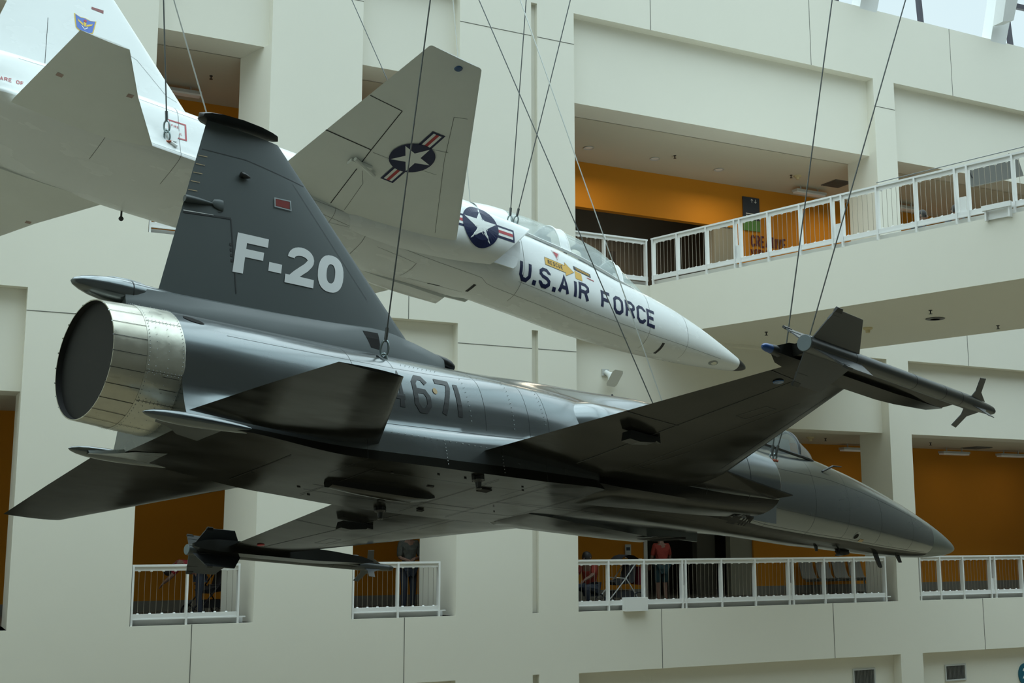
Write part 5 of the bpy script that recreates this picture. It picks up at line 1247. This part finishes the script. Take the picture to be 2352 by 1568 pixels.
# leaning over a stroller, left opening
p = F(-9.30, 1.35, Z0)
bend = dict(waist=(0, .12, 1.0), chest=(0, .33, 1.06), neck=(0, .50, 1.04), head=(0, .60, .98), crown=(0, .66, .92), shL=(-.17, .42, 1.10), elL=(-.2, .55, .86), haL=(-.16, .70, .72), shR=(.17, .42, 1.10), elR=(.2, .55, .86), haR=(.16, .70, .72), pelvis=(0, -.05, .90))
person(p, fh+radians(78-180), 'person in a red shirt bending over a stroller behind the far left railing', bend, 'shirt_red', 'pants', s=.95)
person(F(-5.02, 1.5, Z0), fh, 'person in a dark mottled shirt standing behind the second narrow railing', dict(haL=(-.05, .22, 1.1), elL=(-.24, .08, 1.12), haR=(.05, .22, 1.05), elR=(.24, .08, 1.12)), 'camo', 'pants', s=.98)
sit = dict(pelvis=(0, 0, .42), waist=(0, .03, .56), chest=(0, .10, .78), neck=(0, .14, .94), head=(0, .18, 1.06), crown=(0, .18, 1.15), shL=(-.16, .1, .88), elL=(-.2, .25, .70), haL=(-.1, .42, .60), shR=(.16, .1, .88), elR=(.2, .25, .7), haR=(.1, .42, .6),
           hipL=(-.1, .02, .40), knL=(-.14, .42, .45), anL=(-.14, .36, .08), toL=(-.14, .5, .03), hipR=(.1, .02, .4), knR=(.14, .42, .45), anR=(.14, .36, .08), toR=(.14, .5, .03))
person(F(-.85, 1.2, Z0), fh+radians(-60), 'person in an orange shirt sitting low beside the light stroller', sit, 'shirt_or', 'pants', s=1.0)
person(F(1.34, 1.7, Z0), fh+radians(170), 'person in a red-orange top and dark shorts standing with the back turned by the doorway', dict(head=(.0, .05, 1.58), crown=(0, .06, 1.68)), 'shirt_or', 'shirt_teal', s=.92, extra='shorts')
b = MB()
for px in (1519, 1531):
    pass
# two people sitting on the bridge, seen only as heads above the kerb
def on_bridge(px, py, z): r = ray(px, py); return r*(z/r.z)
for px, py, z, l, hd in ((2100, 494, 6.55, 'dark-haired person sitting on the footbridge, lower of the two heads', 20), (2190, 478, 6.60, 'dark-haired person sitting on the footbridge behind the double railing post', -30)):
    q_ = on_bridge(px, py, z); person(Vector((q_.x, q_.y, 5.43)), fh+radians(hd), l, sit, 'pants', 'pants', s=1.0)
def wheel(b, c, r, ax, mi=0):
    P = [c+(Vector((0, 0, 1))*cos(a)+ax*sin(a))*r for a in [2*pi*k/20 for k in range(21)]]; b.tube(P, .018, 6, mi, cap=False)
    for k in range(6): a = pi*k/3; b.tube([c, c+(Vector((0, 0, 1))*cos(a)+ax*sin(a))*r], .005, 4, mi, cap=False)
def stroller(loc, ang, label, fabric, frame, bag=None):
    T = Matrix.Translation(loc) @ Matrix.Rotation(ang, 4, 'Z'); t = empty('stroller', label=label, cat='stroller', mat=T)
    X = Vector((1, 0, 0)); b = MB()
    for sy in (-.24, .24):
        b.tube([(-.42, sy, 1.02), (-.30, sy, .98), (.05, sy, .55), (.42, sy, .16)], .014, 6); b.tube([(-.32, sy, .14), (0, sy, .60), (.25, sy, .62)], .013, 6)
    b.tube([(-.42, -.24, 1.02), (-.42, .24, 1.02)], .014, 6); b.tube([(-.32, -.24, .14), (-.32, .24, .14)], .01, 6); b.build('frame', M[frame], t)
    for c in ((-.32, -.26, .15), (-.32, .26, .15), (.42, -.2, .12), (.42, .2, .12)):
        b = MB(); wheel(b, Vector(c), c[2], X); b.build('wheel', M['fabric'], t)
    b = MB(); b.rings([[(x, -.2, z) for x, z in ((-.25, .55), (-.20, .50), (.22, .45), (.28, .52), (-.1, .60), (-.22, .95), (-.30, .95))], [(x, .2, z) for x, z in ((-.25, .55), (-.20, .50), (.22, .45), (.28, .52), (-.1, .60), (-.22, .95), (-.30, .95))]]); b.build('seat', M[fabric], t)
    b = MB(); R = []
    for k in range(7): a = radians(20+k*22); R.append([(-.12+.34*cos(a)*1.0, y, .78+.34*sin(a)) for y in (-.22, -.15, 0, .15, .22)])
    b.rings(R, 0, False, False, False); b.rings([[(p_[0], p_[1], p_[2]-.01) for p_ in r] for r in R], 0, False, False, False); b.build('hood', M[fabric], t, 50)
    if bag: b = MB(); b.box((-.52, -.2, .45), (-.40, .2, .85)); b.tube([(-.46, -.1, .84), (-.42, -.1, 1.0)], .012, 5); b.build('bag', M[bag], t)
    b = MB(); b.box((-.25, -.18, .18), (.2, .18, .32)); b.build('basket', M['fabric'], t)
    return t
fu = atan2(FU.y, FU.x)
stroller(F(-8.95, 1.9, Z0), fu+radians(200), 'dark loaded stroller behind the far left railing under the bending person', 'fabric', 'fabric')
stroller(F(.10, 1.5, Z0), fu+pi, 'black stroller with a red bag on its handle behind the wide lower railing', 'fabric', 'lamp', 'bag')
# beam seating against the lower orange wall
t = empty('beam_seating', F(7.3, RD-.75, Z0), 'row of grey perforated seats on a beam against the lower orange wall', 'seating')
b = MB(); b.tube([L((-.3, .2, .36)), L((2.0, .2, .36))], .03, 8); b.build('beam', M['seat'], t)
for x in (-.05, 1.7):
    b = MB(); b.tube([L((x, .2, .36)), L((x, .2, .03))], .022, 8); b.tube([L((x, -.1, .02)), L((x, .45, .02))], .02, 8); b.build('leg', M['seat'], t)
for k in range(4):
    x = -.05+.56*k; b = MB(); hw = .23
    prof = [(-.12, .43), (.0, .41), (.18, .40), (.34, .42), (.40, .50), (.47, .72), (.52, .90)]
    R = [[L((x-hw*(.96 if i > 4 else 1), d, z)), L((x+hw*(.96 if i > 4 else 1), d, z)), L((x+hw*(.96 if i > 4 else 1), d+.02, z-.025)), L((x-hw*(.96 if i > 4 else 1), d+.02, z-.025))] for i, (d, z) in enumerate(prof)]
    b.rings(R); b.build('seat_shell', M['seat'], t, 40)
# warm gallery light near the strip lamps, plus added fill where no fixture hangs
for u, z, e in ((-9.8, 9.1, 8), (.5, 9.1, 26), (4.5, 9.1, 26), (8.5, 9.1, 20), (12.5, 9.1, 16), (8.6, 2.1, 3), (12.6, 2.1, 3), (15.0, 2.1, 3), (.3, 2.1, .6), (-9.8, 2.1, 1), (-5.8, 2.1, 1), (-5.8, 9.1, 6), (2.2, 8.6, 80)):
    ld = bpy.data.lights.new('gallery_fill', 'AREA'); ld.shape = 'RECTANGLE'; ld.size = 1.0; ld.size_y = .2; ld.energy = e; ld.color = (1, .86, .62)
    lo = bpy.data.objects.new('gallery_fill', ld); COL.objects.link(lo); lo.location = F(u, 2.6 if u != 2.2 else 5.6, z)
